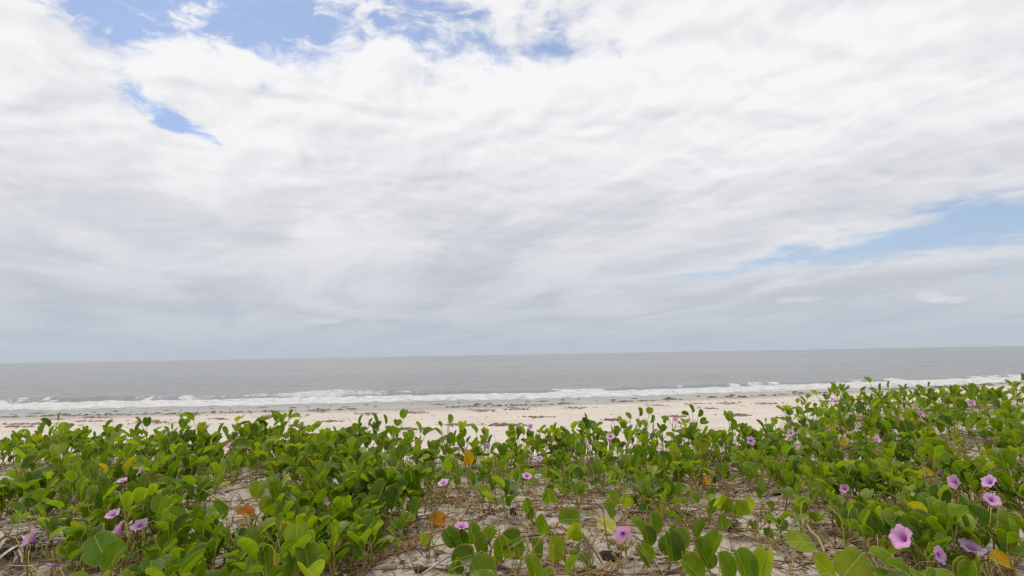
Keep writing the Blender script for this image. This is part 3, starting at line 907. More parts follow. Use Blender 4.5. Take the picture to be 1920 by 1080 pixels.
for px, py, h, rad, dirn, kind, label in FLOWERS:
    h *= .78
    p = on_ground(px, py, h)
    root, foot, shoots = nearest(p)
    ax = Vector((dirn[0], -dirn[1], dirn[2])).normalized()
    rad *= .84 if px > 1650 and py > 880 else 1
    rad *= {'open': .80, 'cup': .86, 'wilted': 1.0}[kind]
    base = p - ax * rad * 1.0
    rot = ax.to_track_quat('Z', 'Y').to_matrix().to_4x4()
    fo = obj('flower', COROLLA[kind], root)
    flower_at.append((p, rad * .8))
    fo.matrix_local = Matrix.Translation(base - foot) @ rot @ Matrix.Rotation(rng.uniform(0, 6), 4, 'Z') @ Matrix.Diagonal((rad * rng.uniform(.86, 1.1), rad * rng.uniform(.86, 1.1), rad * rng.uniform(.9, 1.1), 1))
    v_ = rng.uniform(.84, 1.06)
    fo.color = (v_ * rng.uniform(.92, 1.05), v_ * rng.uniform(.85, 1.05), v_, 1) if kind != 'wilted' else (.85 * v_, .72 * v_, .85 * v_, 1)
    if label:
        fo['label'] = label
    if kind in THROAT:
        obj('throat', THROAT[kind], fo)
    obj('calyx', CALYX, fo)
    src = min(shoots, key=lambda s_: (s_.location + foot - base).length).location if shoots else Vector((0, 0, 0))
    tb = Tubes()
    b = base - foot
    tb.add(bez(src + Vector((0, 0, .02)), (src + b) / 2 + Vector((0, 0, -.01)) - ax * .02, b, 7), .0016, .0014, 5)
    obj('flower_stalk', tb.mesh('flower_stalk', MAT_SHOOT), root)

# single leaves that stand out: px, py, height, size, turn of the tip from upright (deg, + = right), lean to viewer, face (right, viewer, up), fold, colour, label
G, GD, YG = (.120, .212, .008), (.075, .145, .006), (.21, .29, .014)
YEL, ORA, PALE = (.74, .47, .02), (.62, .28, .015), (.50, .55, .20)
HERO = [
    (876, 858, .165, .078, 176, .1, (.55, .80, .1), 3, YEL, 'drooping yellow leaf', 'vine with a drooping'),
    (1500, 1015, .085, .074, 88, .05, (.0, .50, .85), 0, (.20, .30, .02), 'big flat yellowish green leaf', 'vine with a big flat'),
    (1440, 1000, .04, .034, 0, .0, (.1, .9, .2), 1, GD, None, 'vine with a big flat'),
    (1550, 1068, .08, .076, -38, .2, (.2, .7, .7), 0, YG, None, 'vine with two broad'),
    (1598, 1060, .08, .080, 40, .1, (-.2, .7, .7), 0, YG, None, 'vine with two broad'),
    (1395, 1062, .10, .078, -8, .0, (.3, .9, .2), 3, G, None, 'cluster of tall'), (1430, 1060, .10, .078, 14, .0, (-.5, .8, .2), 5, YG, None, 'cluster of tall'),
    (1358, 1064, .09, .070, 0, .1, (.4, .8, .2), 3, G, None, 'cluster of tall'), (1322, 1040, .10, .076, -12, .1, (.3, .8, .4), 4, GD, None, 'cluster of tall'),
    (1338, 1022, .12, .070, 20, .0, (-.6, .6, .3), 5, G, None, 'cluster of tall'), (1300, 1066, .07, .070, -30, .1, (.4, .7, .4), 2, G, None, 'cluster of tall'),
    (1355, 980, .09, .050, 165, .1, (.3, .9, .3), 1, GD, None, 'row of drooping'), (1362, 948, .10, .052, 190, .1, (.2, .8, .5), 2, G, None, 'row of drooping'),
    (1390, 955, .09, .055, 172, .1, (-.3, .8, .5), 6, G, None, 'row of drooping'), (1405, 945, .10, .050, 150, .1, (.4, .8, .4), 1, YG, None, 'row of drooping'),
    (1350, 940, .11, .052, 200, .0, (.4, .7, .5), 2, YG, None, 'row of drooping'),
    (1428, 912, .10, .055, 10, .0, (.5, .8, .2), 4, G, None, 'slender upright'), (1420, 925, .08, .045, -14, .0, (.6, .7, .2), 3, GD, None, 'slender upright'),
    (1446, 948, .05, .036, 110, .0, (.3, .8, .4), 2, GD, None, 'slender upright'),
    (1148, 935, .09, .058, 8, .0, (.6, .8, .2), 3, G, None, 'single upright'), (1142, 955, .07, .060, -6, .0, (.5, .8, .3), 4, G, None, 'single upright'),
    (1175, 940, .07, .052, 165, .1, (.1, .8, .5), 1, YG, None, 'single upright'),
    (986, 948, .07, .056, 184, .0, (.4, .9, .1), 3, G, None, 'pair of small'), (1030, 932, .09, .058, 172, .0, (-.2, .9, .3), 2, G, None, 'pair of small'), (992, 962, .05, .045, 200, .0, (.5, .8, .2), 5, G, None, 'pair of small'),
    (1020, 985, .08, .068, 172, .05, (-.5, .8, .2), 4, G, None, 'folded leaf'), (1068, 975, .08, .070, 75, .1, (.0, .6, .7), 2, G, None, 'folded leaf'), (1076, 1000, .06, .062, 190, .0, (.3, .9, .2), 1, YG, None, 'folded leaf'),
    (1040, 1030, .05, .070, 6, .0, (.4, .9, .2), 3, YG, None, 'folded leaf'), (1005, 1030, .05, .060, 10, .0, (.5, .8, .2), 4, G, None, 'folded leaf'), (970, 1030, .05, .052, 12, .0, (.5, .8, .2), 5, G, None, 'folded leaf'),
    (845, 1008, .07, .058, -20, .1, (.2, .8, .5), 2, GD, None, 'sprig of overlapping'), (885, 1000, .08, .058, 12, .0, (.6, .7, .3), 3, G, None, 'sprig of overlapping'),
    (862, 1012, .06, .060, -30, .1, (.2, .8, .4), 1, GD, None, 'sprig of overlapping'), (900, 1020, .06, .062, -6, .0, (.4, .8, .3), 4, G, None, 'sprig of overlapping'),
    (918, 1005, .07, .056, 24, .1, (-.3, .7, .5), 3, G, None, 'sprig of overlapping'), (868, 1044, .05, .066, 60, .1, (.0, .7, .7), 2, GD, None, 'sprig of overlapping'),
    (942, 1030, .06, .072, 160, .1, (.2, .8, .5), 2, G, None, 'sprig of overlapping'), (958, 1012, .08, .066, 50, .1, (.0, .6, .8), 2, GD, None, 'sprig of overlapping'),
    (905, 1066, .04, .074, 75, .1, (.1, .7, .7), 6, G, None, 'sprig of overlapping'), (855, 1064, .03, .046, 180, .0, (.3, .9, .2), 1, GD, None, 'sprig of overlapping'),
    (1225, 980, .10, .068, 10, .0, (.5, .8, .2), 3, G, None, 'sprig with one'), (1200, 990, .08, .062, -18, .0, (.6, .6, .3), 4, G, None, 'sprig with one'), (1214, 1005, .07, .058, -4, .0, (.4, .9, .2), 7, GD, None, 'sprig with one'),
    (1262, 1025, .08, .075, 8, .0, (.4, .8, .4), 2, GD, None, 'sprig with one'), (1210, 1040, .05, .062, 130, .1, (.1, .7, .6), 2, G, None, 'sprig with one'), (1272, 1010, .09, .066, 20, .0, (.3, .8, .5), 6, G, None, 'sprig with one'),
    (1325, 903, .07, .040, 150, .1, (.3, .8, .4), 1, ORA, 'small orange leaf', 'second row vine with a small orange'),
    (1742, 887, .14, .062, 88, .1, (.0, .45, .9), 2, (.60, .50, .03), 'flat yellow leaf', 'right slope vine with a flat'),
    (1880, 1053, .06, .062, 95, .1, (.0, .55, .8), 2, YEL, 'orange yellow leaf', 'front vine with an orange'),
    (1846, 912, .09, .035, 180, .1, (.1, .8, .4), 1, YEL, None, 'vine with a trumpet'),
    (1790, 812, .17, .060, 10, .0, (.2, .8, .4), 1, (.36, .40, .04), 'yellowish leaf', 'right slope vine with a yellowish'), (1800, 830, .14, .060, 35, .1, (.2, .8, .4), 0, (.34, .38, .04), 'yellowish leaf', 'right slope vine with a yellowish'),
    (1582, 828, .13, .050, 40, .1, (.1, .7, .6), 1, (.45, .38, .03), 'yellow leaf', 'leafy vine below'),
    (188, 1030, .10, .082, -28, .1, (.2, .9, .4), 0, (.10, .20, .035), 'large pale leaf', 'front vine with a large pale'), (212, 1046, .09, .080, 24, .1, (-.3, .8, .4), 1, G, None, 'front vine with a large pale'),
    (843, 785, .24, .050, 6, .0, (.7, .7, .2), 3, G, None, 'vine with a drooping'), (825, 795, .22, .034, -25, .0, (.4, .7, .3), 5, G, None, 'vine with a drooping'),
    (1200, 772, .25, .052, 12, .0, (.6, .7, .2), 4, GD, None, 'tall back row vine with a cup'), (1222, 785, .22, .054, 25, .0, (.5, .7, .3), 5, GD, None, 'tall back row vine with a cup'), (1178, 780, .22, .045, -30, .0, (.2, .7, .6), 3, G, None, 'tall back row vine with a cup'),
    (1297, 766, .25, .048, -4, .0, (.6, .7, .2), 4, GD, None, 'tall back row vine with one'), (1312, 774, .24, .048, 30, .0, (.5, .7, .3), 3, GD, None, 'tall back row vine with one'), (1320, 790, .20, .050, 60, .0, (.2, .7, .6), 2, GD, None, 'tall back row vine with one'), (1285, 776, .22, .042, -60, .0, (.2, .6, .7), 2, GD, None, 'tall back row vine with one'),
    (340, 780, .24, .026, 10, .0, (.6, .7, .2), 3, YG, None, 'back row vine left of the lone'),
    (1916, 706, .26, .060, 20, .0, (.4, .7, .4), 3, G, None, 'far vine on the crest cut'),
]
stalk_sets = {}
sights = []
for px, py, h, size, turn, lean, face, mesh_i, col, label, owner in HERO:
    h *= .85 if h < .15 else .72
    size *= .88
    c = on_ground(px, py, h)
    root, foot, shoots = nearest(c, owner)
    # keep it at the distance of its plant when the guess of its height put it elsewhere
    d = ray(px, py)
    if abs(c.y - foot.y) > .30:
        c = CAM + d * ((foot.y + (.1 if c.y > foot.y else -.1)) / d.y)
    t = R(turn)
    m = Vector((math.sin(t), -lean, math.cos(t)))
    n = Vector((face[0], -face[1], face[2]))
    me = LEAF_FLAT if mesh_i == 0 else LEAVES[mesh_i]
    x, y, z = axes(m, n)
    foot_of_leaf = c - y * size * .5
    sights.append((c, size * (.42 if label else .22)))
    lo = obj('leaf', me, root)
    lo.matrix_local = leaf_matrix(foot_of_leaf - foot, m, n, size)
    v_ = rng.uniform(.85, 1.15)
    lo.color = (*[a * v_ for a in col], 1)
    if label:
        lo['label'] = label
    tb = stalk_sets.setdefault(root.name, (root, Tubes()))[1]
    a = Vector((rng.uniform(-.015, .015), rng.uniform(-.015, .015), -.005))
    if shoots:
        a = min(shoots, key=lambda s_: (s_.location + foot - c).xy.length).location.copy()
    b = foot_of_leaf - foot
    tb.add(bez(a, Vector((a.x * .4 + b.x * .6, a.y * .4 + b.y * .6, min(a.z, b.z) + abs(b.z - a.z) * .3)) - y * .02, b, 7), .0019, .0013, 5)
for root, tb in stalk_sets.values():
    obj('leaf_stalk', tb.mesh('leaf_stalk', MAT_SHOOT), root)

# nothing grows right in front of the flowers, the single leaves and the dry frond
sights += flower_at + [(on_ground(px, py, .02), .035) for px, py in ((8, 1010), (30, 1030), (12, 1050), (40, 1060), (55, 1045), (820, 972), (457, 960), (1138, 987), (1142, 1040), (20, 1075))]
gone = set()
for o, q in leaf_at:
    for c, rad in sights:
        v = c - CAM
        t = (q - CAM).dot(v) / v.length_squared
        if .2 < t < 1.01 and ((q - CAM) - v * t).length < rad * t + .024:
            gone.add(o.name)
            break
for name in gone:
    bpy.data.objects.remove(bpy.data.objects[name])

# ------------------------------------------------------------------ dry stuff among the vines
def veg(x, y):
    return (y > .85) and (y < lip1(x) + .45)

feet = [(f.x, f.y, VINES[i][2], VINES[i][3]) for i, (_, f, _) in enumerate(plants)]
def near_vine(r):
    """a spot under or beside a vine"""
    while True:
        x, y, rad, n = r.choice(feet)
        if n == 0 and r.random() < .4:
            continue
        q = (x + r.gauss(0, rad * .9 + .07), y + r.gauss(0, rad * .9 + .06))
        if q[1] > .8:
            return q

def wander(r, x, y, length, lift, turn=.5, n=6, az=None):
    a = r.uniform(0, 6.283) if az is None else az
    pts, el = [], 0
    rise = r.random() ** 2 * lift
    for i in range(n):
        t = i / (n - 1)
        pts.append((x, y, gz(x, y) + r.uniform(-.0015, .003) + rise * math.sin(t * math.pi * r.uniform(.5, 1.0))))
        a += r.uniform(-turn, turn)
        x += math.cos(a) * length / n
        y += math.sin(a) * length / n
    return pts

r = random.Random(5)
straw, twigs, green = Tubes(), Tubes(), Tubes()
for i in range(1500):
    x, y = near_vine(r)
    straw.add(wander(r, x, y, r.uniform(.05, .22), .07), r.uniform(.0008, .0017), .0007, 3)
for i in range(850):
    x, y = near_vine(r)
    twigs.add(wander(r, x, y, r.uniform(.04, .25), .05), r.uniform(.0008, .0022), .0007, 3)
for i in range(650):
    x, y = near_vine(r)
    green.add(wander(r, x, y, r.uniform(.06, .20), .13), r.uniform(.0010, .0016), .0008, 3)
tag(obj('dry_straw_litter', straw.mesh('dry_straw_litter', MAT_STRAW)), 'pale dry stems strewn under the vines', 'litter', kind='stuff')
tag(obj('dark_twig_litter', twigs.mesh('dark_twig_litter', MAT_TWIG)), 'dark thin twigs strewn under the vines', 'litter', kind='stuff')
tag(obj('trailing_stem_tangle', green.mesh('trailing_stem_tangle', MAT_SHOOT)), 'thin yellowish green stems tangled between the vines', 'stems', kind='stuff')

def flakes(r, spots, smin, smax, thick=.25):
    v, f = [], []
    for x, y, sc in spots:
        z = gz(x, y) + .004
        s_ = r.uniform(smin, smax) * sc
        a = r.uniform(0, 6.283)
        c, sn = math.cos(a), math.sin(a)
        b = len(v)
        w = r.uniform(.35, .8)
        for u, q, hh in ((-1, 0, 0), (-.3, -w, .2), (.5, -w * .8, .25), (1, 0, .1), (.4, w, .3), (-.4, w * .8, .15), (0, 0, .55)):
            u, q = u + r.uniform(-.2, .2), q + r.uniform(-.2, .2)
            v.append((x + (u * c - q * sn) * s_ * .5, y + (u * sn + q * c) * s_ * .5, z + hh * s_ * thick * r.uniform(.3, 1.6)))
        f += [(b + i, b + (i + 1) % 6, b + 6) for i in range(6)]
    return v, f

spots = []
for i in range(2200):
    x, y = near_vine(r)
    spots.append((x, y, 1))
v, f = flakes(r, spots, .006, .030, .35)
tag(obj('dead_leaf_litter', mesh_np('dead_leaf_litter', v, f, MAT_DEADLEAF, False)), 'brown scraps of dead leaves on the sand', 'litter', kind='stuff')
spots = []
for i in range(1300):
    y = r.uniform(.9, 3.2)
    x = r.uniform(-1.0, 1.15) * y
    spots.append((x, y, 1))
v, f = flakes(r, spots, .003, .012, .5)
tag(obj('sand_crumbs', mesh_np('sand_crumbs', v, f, MAT_DARK, False)), 'small dark crumbs scattered over the near sand', 'crumbs', kind='stuff')

# bare upright twigs: foot pixel, head pixel
for px, py, qx, qy, label in ((512, 958, 530, 878, 'thin dark bare twig standing left of centre above an orange leaf'),
                              (826, 932, 840, 790, 'dark bare twig standing just left of the drooping yellow leaf'),
                              (1050, 868, 1052, 802, 'bare twig against the sand right of the starry flower'),
                              (1465, 990, 1478, 905, 'dark bent twig rising from the right-hand sand patch'),
                              (1570, 1025, 1562, 935, 'dark bare twig beside the green pods at right'),
                              (1685, 855, 1715, 808, 'grey bare twig among leaves on the right slope')):
    a = on_ground(px, py)
    d = ray(qx, qy)
    b = CAM + d * ((a.y + .02) / d.y)
    tb = Tubes()
    mid = (a + b) / 2 + Vector((r.uniform(-.015, .015), 0, 0))
    pts = bez(Vector((0, 0, -.01)), mid - a, b - a, 8)
    tb.add(pts, .0024, .0012, 5)
    for q in (3, 5):
        e = pts[q] + Vector((r.uniform(-.03, .03), r.uniform(-.02, .02), r.uniform(.015, .035)))
        tb.add([pts[q], (pts[q] + e) / 2 + Vector((.003, 0, -.002)), e], .0013, .0007, 4)
    t_ = obj('bare_twig', tb.mesh('bare_twig', MAT_TWIG), None, a)
    tag(t_, label, 'twig', 'bare twigs among the vines')

# arching and creeping stems that stand out
for pts, rad, mat, label in (
        ([(330, 1010, .02), (365, 1000, .06), (395, 1000, .075), (420, 1025, .06), (440, 1045, .02)], .0035, MAT_RUNNER, 'reddish brown runner arching over sand at lower left'),
        ([(560, 1035, .0), (700, 1018, .012), (780, 1006, .008), (850, 985, .02), (880, 950, .02), (905, 935, .02)], .0042, MAT_RUNNER, 'thick brown runner crossing the open sand below the orange leaf'),
        ([(985, 945, .04), (1015, 955, .02), (1035, 955, .02), (1050, 940, .035), (1060, 925, .05)], .0030, MAT_RUNNER, 'curved brown runner looping over the middle sand'),
        ([(960, 942, .01), (1010, 938, .015), (1100, 945, .01), (1200, 942, .015)], .0026, MAT_RUNNER, 'long straight runner across the sand below the low vines'),
        ([(960, 1010, .006), (1010, 1003, .012), (1060, 1003, .006)], .0030, MAT_TWIG, 'dark runner half sunk in sand under the folded leaf'),
        ([(1090, 985, .01), (1200, 984, .015), (1300, 985, .01), (1390, 982, .01)], .0030, MAT_RUNNER, 'brown runner behind the wide open flower'),
        ([(1110, 1025, .03), (1125, 1045, .03), (1137, 1075, .02)], .0030, MAT_RUNNER, 'short reddish stem bent over sand beside the dark cone'),
        ([(1375, 990, .01), (1440, 992, .015), (1510, 996, .02)], .0026, MAT_SHOOT, 'yellow green runner left of the big flat leaf'),
        ([(1508, 972, .06), (1520, 995, .05), (1535, 1010, .05), (1546, 1035, .05)], .0032, MAT_SHOOT, 'thick yellow stalk bending down to the big flat leaf'),
        ([(790, 1078, .01), (830, 1050, .02), (845, 1043, .02)], .0028, MAT_FROND, 'pale dry stalk lying on sand at the bottom edge'),
        ([(1700, 985, .06), (1830, 985, .075), (1900, 1010, .075), (1925, 1025, .06)], .0022, MAT_SHOOT, 'yellow green runner sloping down to the right edge'),
        ([(355, 905, .09), (400, 930, .06), (430, 950, .03), (455, 962, .01)], .0036, MAT_SHOOT, 'olive stem sloping down to the orange leaf at left')):
    w = [on_ground(*p) for p in pts]
    o = w[0].copy()
    dense = []
    for i in range(len(w) - 1):
        p0, p1, p2, p3 = w[max(i - 1, 0)], w[i], w[i + 1], w[min(i + 2, len(w) - 1)]
        for q in range(5):
            t = q / 5
            dense.append(.5 * ((2 * p1) + (p2 - p0) * t + (2 * p0 - 5 * p1 + 4 * p2 - p3) * t * t + (3 * p1 - p0 - 3 * p2 + p3) * t ** 3) - o)
    dense.append(w[-1] - o)
    tb = Tubes()
    tb.add(dense, rad, rad * .8, 7)
    tag(obj('vine_runner', tb.mesh('vine_runner', mat), None, o), label, 'runner', 'single runners on the sand')

# fallen leaves
for px, py, h, size, turn, face, mi, col, label in (
        (820, 972, .020, .054, 80, (.0, .5, .8), 6, ORA, 'orange fallen leaf lying on the open sand, middle'),
        (457, 960, .022, .055, 70, (.1, .4, .9), 8, (.40, .14, .012), 'brownish orange fallen leaf on the left sand patch'),
        (1138, 987, .030, .058, 100, (.0, .55, .8), 2, PALE, 'pale yellow green fallen leaf beside the wide open flower')):
    c = on_ground(px, py, h)
    t = R(turn)
    m, n = Vector((math.sin(t), -.1, math.cos(t))), Vector((face[0], -face[1], face[2]))
    x, y, z = axes(m, n)
    o = obj('fallen_leaf', LEAVES[mi])
    o.matrix_local = leaf_matrix(c - y * size * .5, m, n, size)
    o.color = (*col, 1)
    tag(o, label, 'leaf', 'fallen leaves')

# dark cones, bark and scraps on the sand
def lump_mesh(seed, sx, sy, sz, rough):
    rr = random.Random(seed)
    v, f = [], []
    nr, ns = 7, 10
    for j in range(nr + 1):
        ph = math.pi * j / nr
        for i in range(ns):
            th = 2 * math.pi * i / ns
            k = 1 + rough * rr.uniform(-1, 1)
            v.append((sx * math.sin(ph) * math.cos(th) * k, sy * math.sin(ph) * math.sin(th) * k, sz * (.45 + math.cos(ph) * k)))
    for j in range(nr):
        for i in range(ns):
            f.append((j * ns + i, (j + 1) * ns + i, (j + 1) * ns + (i + 1) % ns, j * ns + (i + 1) % ns))
    return v, f
for i, (px, py, sx, sy, sz, rot, mat, name, label) in enumerate((
        (1142, 1046, .034, .020, .013, -30, MAT_DARK, 'dark_cone', 'dark shaggy cone lying on sand below the wide open flower'),
        (1063, 918, .015, .013, .021, 0, MAT_DARK, 'dark_cone', 'small dark cone upright under the low second row vine'),
        (962, 965, .014, .012, .018, 10, MAT_DARK, 'dark_cone', 'dark lump on sand left of the pair of small leaves'),
        (1164, 1030, .012, .010, .011, 20, MAT_DEADLEAF, 'bark_scrap', 'brown bark scrap just below the wide open flower'),
        (1107, 1073, .026, .016, .012, 15, MAT_DEADLEAF, 'bark_scrap', 'brown fibrous scrap at the bottom edge left of the dark cone'),
        (1388, 1044, .016, .012, .010, 0, MAT_DARK, 'bark_scrap', 'dark lump between the tall pale leaves and sand'),
        (1457, 928, .020, .014, .008, 0, MAT_DARK, 'bark_scrap', 'flat dark scrap at the foot of the slender sprig'),
        (1230, 972, .009, .008, .011, 0, MAT_DARK, 'bark_scrap', 'small dark lump right of the pale fallen leaf'),
        (790, 1072, .022, .014, .010, 30, MAT_DARK, 'bark_scrap', 'dark scrap at the bottom edge beside the pale stalk'),
        (1292, 1012, .022, .014, .007, -20, MAT_DEADLEAF, 'bark_scrap', 'brown flat scrap left of the tall pale leaves'),
        (700, 940, .016, .012, .009, -20, MAT_DEADLEAF, 'bark_scrap', 'brown scrap in shade at the rim of the open sand'))):
    c = on_ground(px, py)
    v, f = lump_mesh(50 + i, sx * .85, sy * .85, sz * .75, .28)
    o = obj(name, mesh_np(name, v, f, mat, False), None, c)
    o.rotation_euler.z = R(rot)
    tag(o, label, 'debris', 'dark scraps on the near sand')

# dry palm frond in the lower left corner
c = on_ground(28, 1036)
root = bpy.data.objects.new('dry_palm_frond', None)
COL.objects.link(root)
root.location = c
tag(root, 'bleached dry palm frond with narrow strips in the lower left corner', 'palm frond')
tb = Tubes()
tb.add([(-.24, .10, .03), (-.12, .05, .028), (.0, .0, .022), (.10, -.06, .012)], .006, .004, 6)
obj('rachis', tb.mesh('rachis', MAT_FROND), root)
for i in range(40):
    t = i / 39
    q = Vector((-.22 + .30 * t, .10 - .15 * t, .022))
    side = 1 if i % 2 else -1
    a = R(-32) + side * R(r.uniform(14, 34)) + R(r.uniform(-6, 6))
    ln, w = r.uniform(.16, .28), r.uniform(.0045, .008)
    d = Vector((math.cos(a), math.sin(a), 0))
    n_ = Vector((-d.y, d.x, 0))
    v, f = [], []
    for j in range(6):
        u = j / 5
        p = d * (ln * u)
        wx = q + p
        zz = gz(c.x + wx.x, c.y + wx.y) - c.z + .006 + .022 * math.sin(u * 2.4) + r.uniform(0, .004) + .010 * (i % 5)
        ww = w * (1 - .85 * u * u)
        for sgn, up_ in ((-1, .002), (0, 0), (1, .002)):
            v.append((q.x + p.x + n_.x * ww * sgn, q.y + p.y + n_.y * ww * sgn, zz + up_))
    for j in range(5):
        for k in range(2):
            f.append((j * 3 + k, j * 3 + k + 1, j * 3 + k + 4, j * 3 + k + 3))
    obj('leaflet', mesh_np('leaflet', v, f, MAT_FROND, False), root)

# thin grass tufts on the open sand
for px, py, label in ((1098, 1020, 'wispy grass tuft left of the wide open flower'), (1290, 990, 'wispy grass tuft between wide open flower and drooping leaves'),
                      (1432, 1035, 'wispy grass tuft left of the big flat leaf'), (1105, 1045, 'low grass tuft beside the bent reddish stem')):
    c = on_ground(px, py)
    tb = Tubes()
    for q in range(16):
        d = sph(r.uniform(0, 6.283), r.uniform(.15, 1.2))
        ln = r.uniform(.04, .10)
        tb.add(bez((r.uniform(-.008, .008), r.uniform(-.008, .008), -.003), d * ln * .6 + Vector((0, 0, .015)), d * ln, 5), .0009, .0004, 3)
    tag(obj('grass_tuft', tb.mesh('grass_tuft', MAT_SHOOT), None, c), label, 'grass tuft', 'grass tufts on the sand')

# ------------------------------------------------------------------ seaweed along the waterline
def on_beach(px, py, h=0.03):
    d = ray(px, py)
    z = .05
    for _ in range(12):
        q = CAM + d * ((CAM.z - z - h) / -d.z)
        z = max(-.02, gz(q.x, q.y))
    return Vector((q.x, q.y, z))

ORD = 'first second third fourth fifth sixth seventh eighth ninth tenth eleventh twelfth thirteenth fourteenth fifteenth sixteenth seventeenth eighteenth nineteenth twentieth'.split()
def ordinal(i):
    tens = ('', '', 'twenty', 'thirty', 'forty', 'fifty', 'sixty')
    if i < 20:
        return ORD[i]
    t, u = divmod(i + 1, 10)
    return tens[t] + '-' + ORD[u - 1] if u else {3: 'thirtieth', 4: 'fortieth', 5: 'fiftieth', 6: 'sixtieth'}[t]
WEED = [(25, 777, 16, 4), (70, 775, 45, 5), (122, 776, 22, 5), (152, 775, 13, 3), (177, 773, 16, 4), (217, 771, 16, 5), (247, 772, 9, 3), (273, 772, 12, 3),
        (313, 769, 14, 4), (340, 769, 12, 3), (372, 768, 12, 3), (398, 766, 24, 3), (432, 767, 14, 3), (458, 766, 10, 2), (492, 764, 26, 4), (549, 764, 18, 4),
        (578, 762, 10, 3), (620, 761, 12, 3), (647, 763, 22, 4), (688, 759, 14, 4), (704, 762, 16, 4), (771, 758, 10, 3), (822, 758, 40, 4), (861, 755, 12, 4),
        (895, 758, 20, 6), (918, 757, 16, 5), (955, 756, 16, 3), (989, 753, 14, 4), (1018, 752, 28, 4), (1056, 750, 16, 5), (1085, 748, 10, 4), (1118, 751, 14, 3), (1150, 750, 22, 5),
        (1190, 747, 16, 4), (1240, 742, 12, 3), (1255, 747, 22, 7), (1277, 748, 14, 3), (1310, 743, 20, 4), (1335, 744, 26, 5), (1373, 741, 20, 5), (1394, 744, 22, 4),
        (1430, 740, 18, 4), (1462, 738, 18, 3), (1490, 735, 22, 5), (1528, 733, 18, 4), (1560, 733, 16, 3), (1688, 729, 16, 3), (1762, 726, 22, 4), (1795, 724, 22, 4), (1860, 722, 16, 3)]
for i, (px, py, w, hh) in enumerate(WEED):
    c = on_beach(px, py)
    sc = c.y / F * 1.08
    rr = random.Random(300 + i)
    sx, sy, sz = w * sc * .55, w * sc * .30 + .06, hh * sc * .50
    v, f = [], []
    ns, nr = 18, 5
    for j in range(nr + 1):
        t = j / nr
        for q in range(ns):
            th = 2 * math.pi * q / ns
            k = (1 - t) * (1 + .30 * rr.uniform(-1, 1) + .15 * math.sin(2 * th + i))
            v.append((sx * k * math.cos(th), sy * k * math.sin(th), sz * (math.sin(t * 1.45) * (1 + .35 * rr.uniform(-1, 1))) - .02))
    for j in range(nr):
        for q in range(ns):
            f.append((j * ns + q, j * ns + (q + 1) % ns, (j + 1) * ns + (q + 1) % ns, (j + 1) * ns + q))
    o = obj('seaweed_heap', mesh_np('seaweed_heap', v, f, MAT_WRACK, False), None, Vector((c.x, c.y, max(c.z, -.01))))
    o.rotation_euler.z = math.atan2(shore1(c.x + 1) - shore1(c.x - 1), 2)
    look = 'largest dome-shaped' if (px == 1255) else 'long flat' if w >= 26 else 'humped' if hh >= 5 else 'small low'
    tag(o, f'{look} dark seaweed heap on the waterline, {ordinal(i)} from the left edge', 'seaweed', 'seaweed heaps along the waterline')

# dry seaweed streaks on the beach
r = random.Random(77)
spots = []
STREAK = [(285, 792, 62, 5), (411, 786, 36, 3), (525, 780, 72, 4), (690, 776, 42, 4), (783, 774, 46, 4), (902, 770, 50, 4), (973, 767, 46, 4), (505, 782, 50, 3),
          (863, 797, 60, 3), (948, 797, 56, 4), (765, 805, 60, 3), (1078, 765, 36, 3), (1151, 787, 40, 3), (1367, 756, 40, 4), (1386, 779, 32, 4), (1480, 767, 30, 3),
          (60, 795, 110, 3), (30, 800, 50, 2), (170, 790, 60, 2), (110, 786, 40, 2), (620, 790, 40, 2), (1010, 782, 50, 2), (1230, 760, 40, 2), (1262, 781, 36, 3), (1300, 757, 40, 2),
          (1440, 757, 40, 3), (1570, 752, 40, 3), (1620, 748, 30, 2), (1330, 766, 30, 2), (1700, 742, 40, 2), (600, 771, 50, 2), (350, 779, 60, 2), (180, 783, 60, 2)]
for px, py, w, hh in STREAK:
    for i in range(int(w * hh * .42) + 10):
        c = on_beach(px + r.gauss(0, w * .30), py + r.gauss(0, hh * .34), 0)
        spots.append((c.x, c.y, r.uniform(.5, 1.3)))
for i in range(1500):
    x = r.uniform(-26, 40)
    sdist = r.triangular(.8, 16, 5)
    y = shore1(x) - sdist
    if y > lip1(x) + 1.2:
        spots.append((x, y, r.uniform(.25, .7)))
for k in range(3):                                        # drift lines left by the tide
    for i in range(420):
        x = r.uniform(-26, 40)
        if vnoise(x * .45 + 31 * k, 2.0, k) < .45:
            continue
        y = shore1(x) - (1.4 + 2.6 * k) - .5 * float(nfbm(x * .25, 1.0 + k, 2, k)) + r.gauss(0, .10)
        spots.append((x, y, r.uniform(.3, .9)))
v, f = flakes(r, spots, .05, .17, .22)
tag(obj('dry_seaweed_litter', mesh_np('dry_seaweed_litter', v, f, MAT_DRYWEED, False)), 'brown streaks of dry seaweed on the pale beach', 'seaweed', kind='stuff')
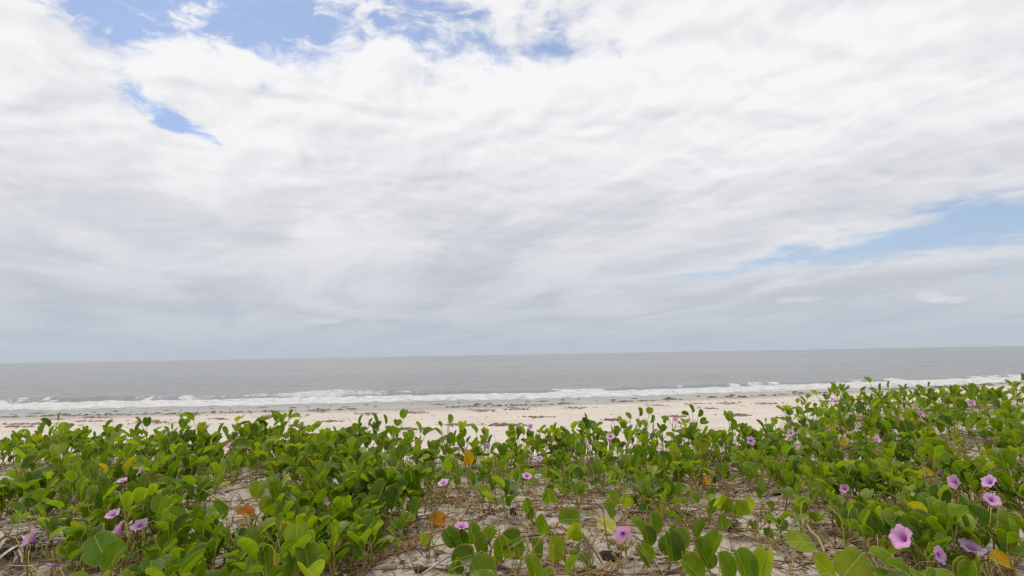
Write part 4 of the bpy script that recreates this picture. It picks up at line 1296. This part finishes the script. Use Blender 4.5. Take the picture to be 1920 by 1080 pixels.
# dark line of weed right at the water's edge
spots = []
for i in range(1500):
    x = r.uniform(-28, 45)
    if vnoise(x * .6, 5.0, 3) < .36:
        continue
    y = shore1(x) + r.gauss(-.25, .22) + .3 * float(nfbm(x * .3, 3.0, 2, 2))
    spots.append((x, y, r.uniform(.5, 1.2)))
v, f = flakes(r, spots, .08, .26, .35)
tag(obj('wet_seaweed_line', mesh_np('wet_seaweed_line', v, f, MAT_WRACK, False)), 'thin dark line of wet seaweed along the waterline', 'seaweed', kind='stuff')

# the same ground cover goes on beyond both sides of the frame
r = random.Random(404)
av, af, auv, cc = [], [], [], 0
tb = Tubes()
parts_v, parts_f, parts_uv, base = [], [], [], 0
src = []
for me in LEAVES:
    co = np.zeros(len(me.vertices) * 3, np.float32); me.vertices.foreach_get('co', co)
    idx = np.zeros(len(me.loops), np.int32); me.loops.foreach_get('vertex_index', idx)
    uvd = np.zeros(len(me.loops) * 2, np.float32); me.uv_layers[0].data.foreach_get('uv', uvd)
    uvv = np.zeros((len(me.vertices), 2), np.float32); uvv[idx] = uvd.reshape(-1, 2)
    src.append((co.reshape(-1, 3), [tuple(p.vertices) for p in me.polygons], uvv))
for i in range(900):
    side = r.choice((-1, 1))
    y = r.uniform(.3, 4.4)
    x = side * (y * .96 + .16 + r.random() ** 1.3 * 2.2)
    if y > lip1(x) + .2:
        continue
    o = Vector((x, y, gz(x, y)))
    t2 = Tubes()
    lv, tips = grow_shoot(r, r.uniform(.07, .17), r.uniform(.01, .07), r.choice((3, 4, 5)), .070, t2)
    b = len(tb.v)
    tb.v += [p + o for p in t2.v]
    tb.f += [tuple(k + b for k in q) for q in t2.f]
    for mat, me, col in lv:
        co, fc, uvv = src[LEAVES.index(me)] if me in LEAVES else src[5]
        A = np.array(mat)
        parts_v.append(co @ A[:3, :3].T + A[:3, 3] + np.array(o))
        parts_f += [tuple(k + base for k in q) for q in fc]
        parts_uv.append(uvv)
        base += len(co)
me = mesh_np('vine_ground_cover', np.concatenate(parts_v), parts_f, MAT_LEAF, True, np.concatenate(parts_uv))
o = obj('vine_ground_cover', me)
o.color = (.095, .185, .010, 1)
tag(o, 'vine leaves carpeting the dune beyond both sides', 'ground cover', kind='stuff')
tag(obj('ground_cover_stems', tb.mesh('ground_cover_stems', MAT_SHOOT)), 'stems of the vine carpet beyond both sides', 'ground cover', kind='stuff')
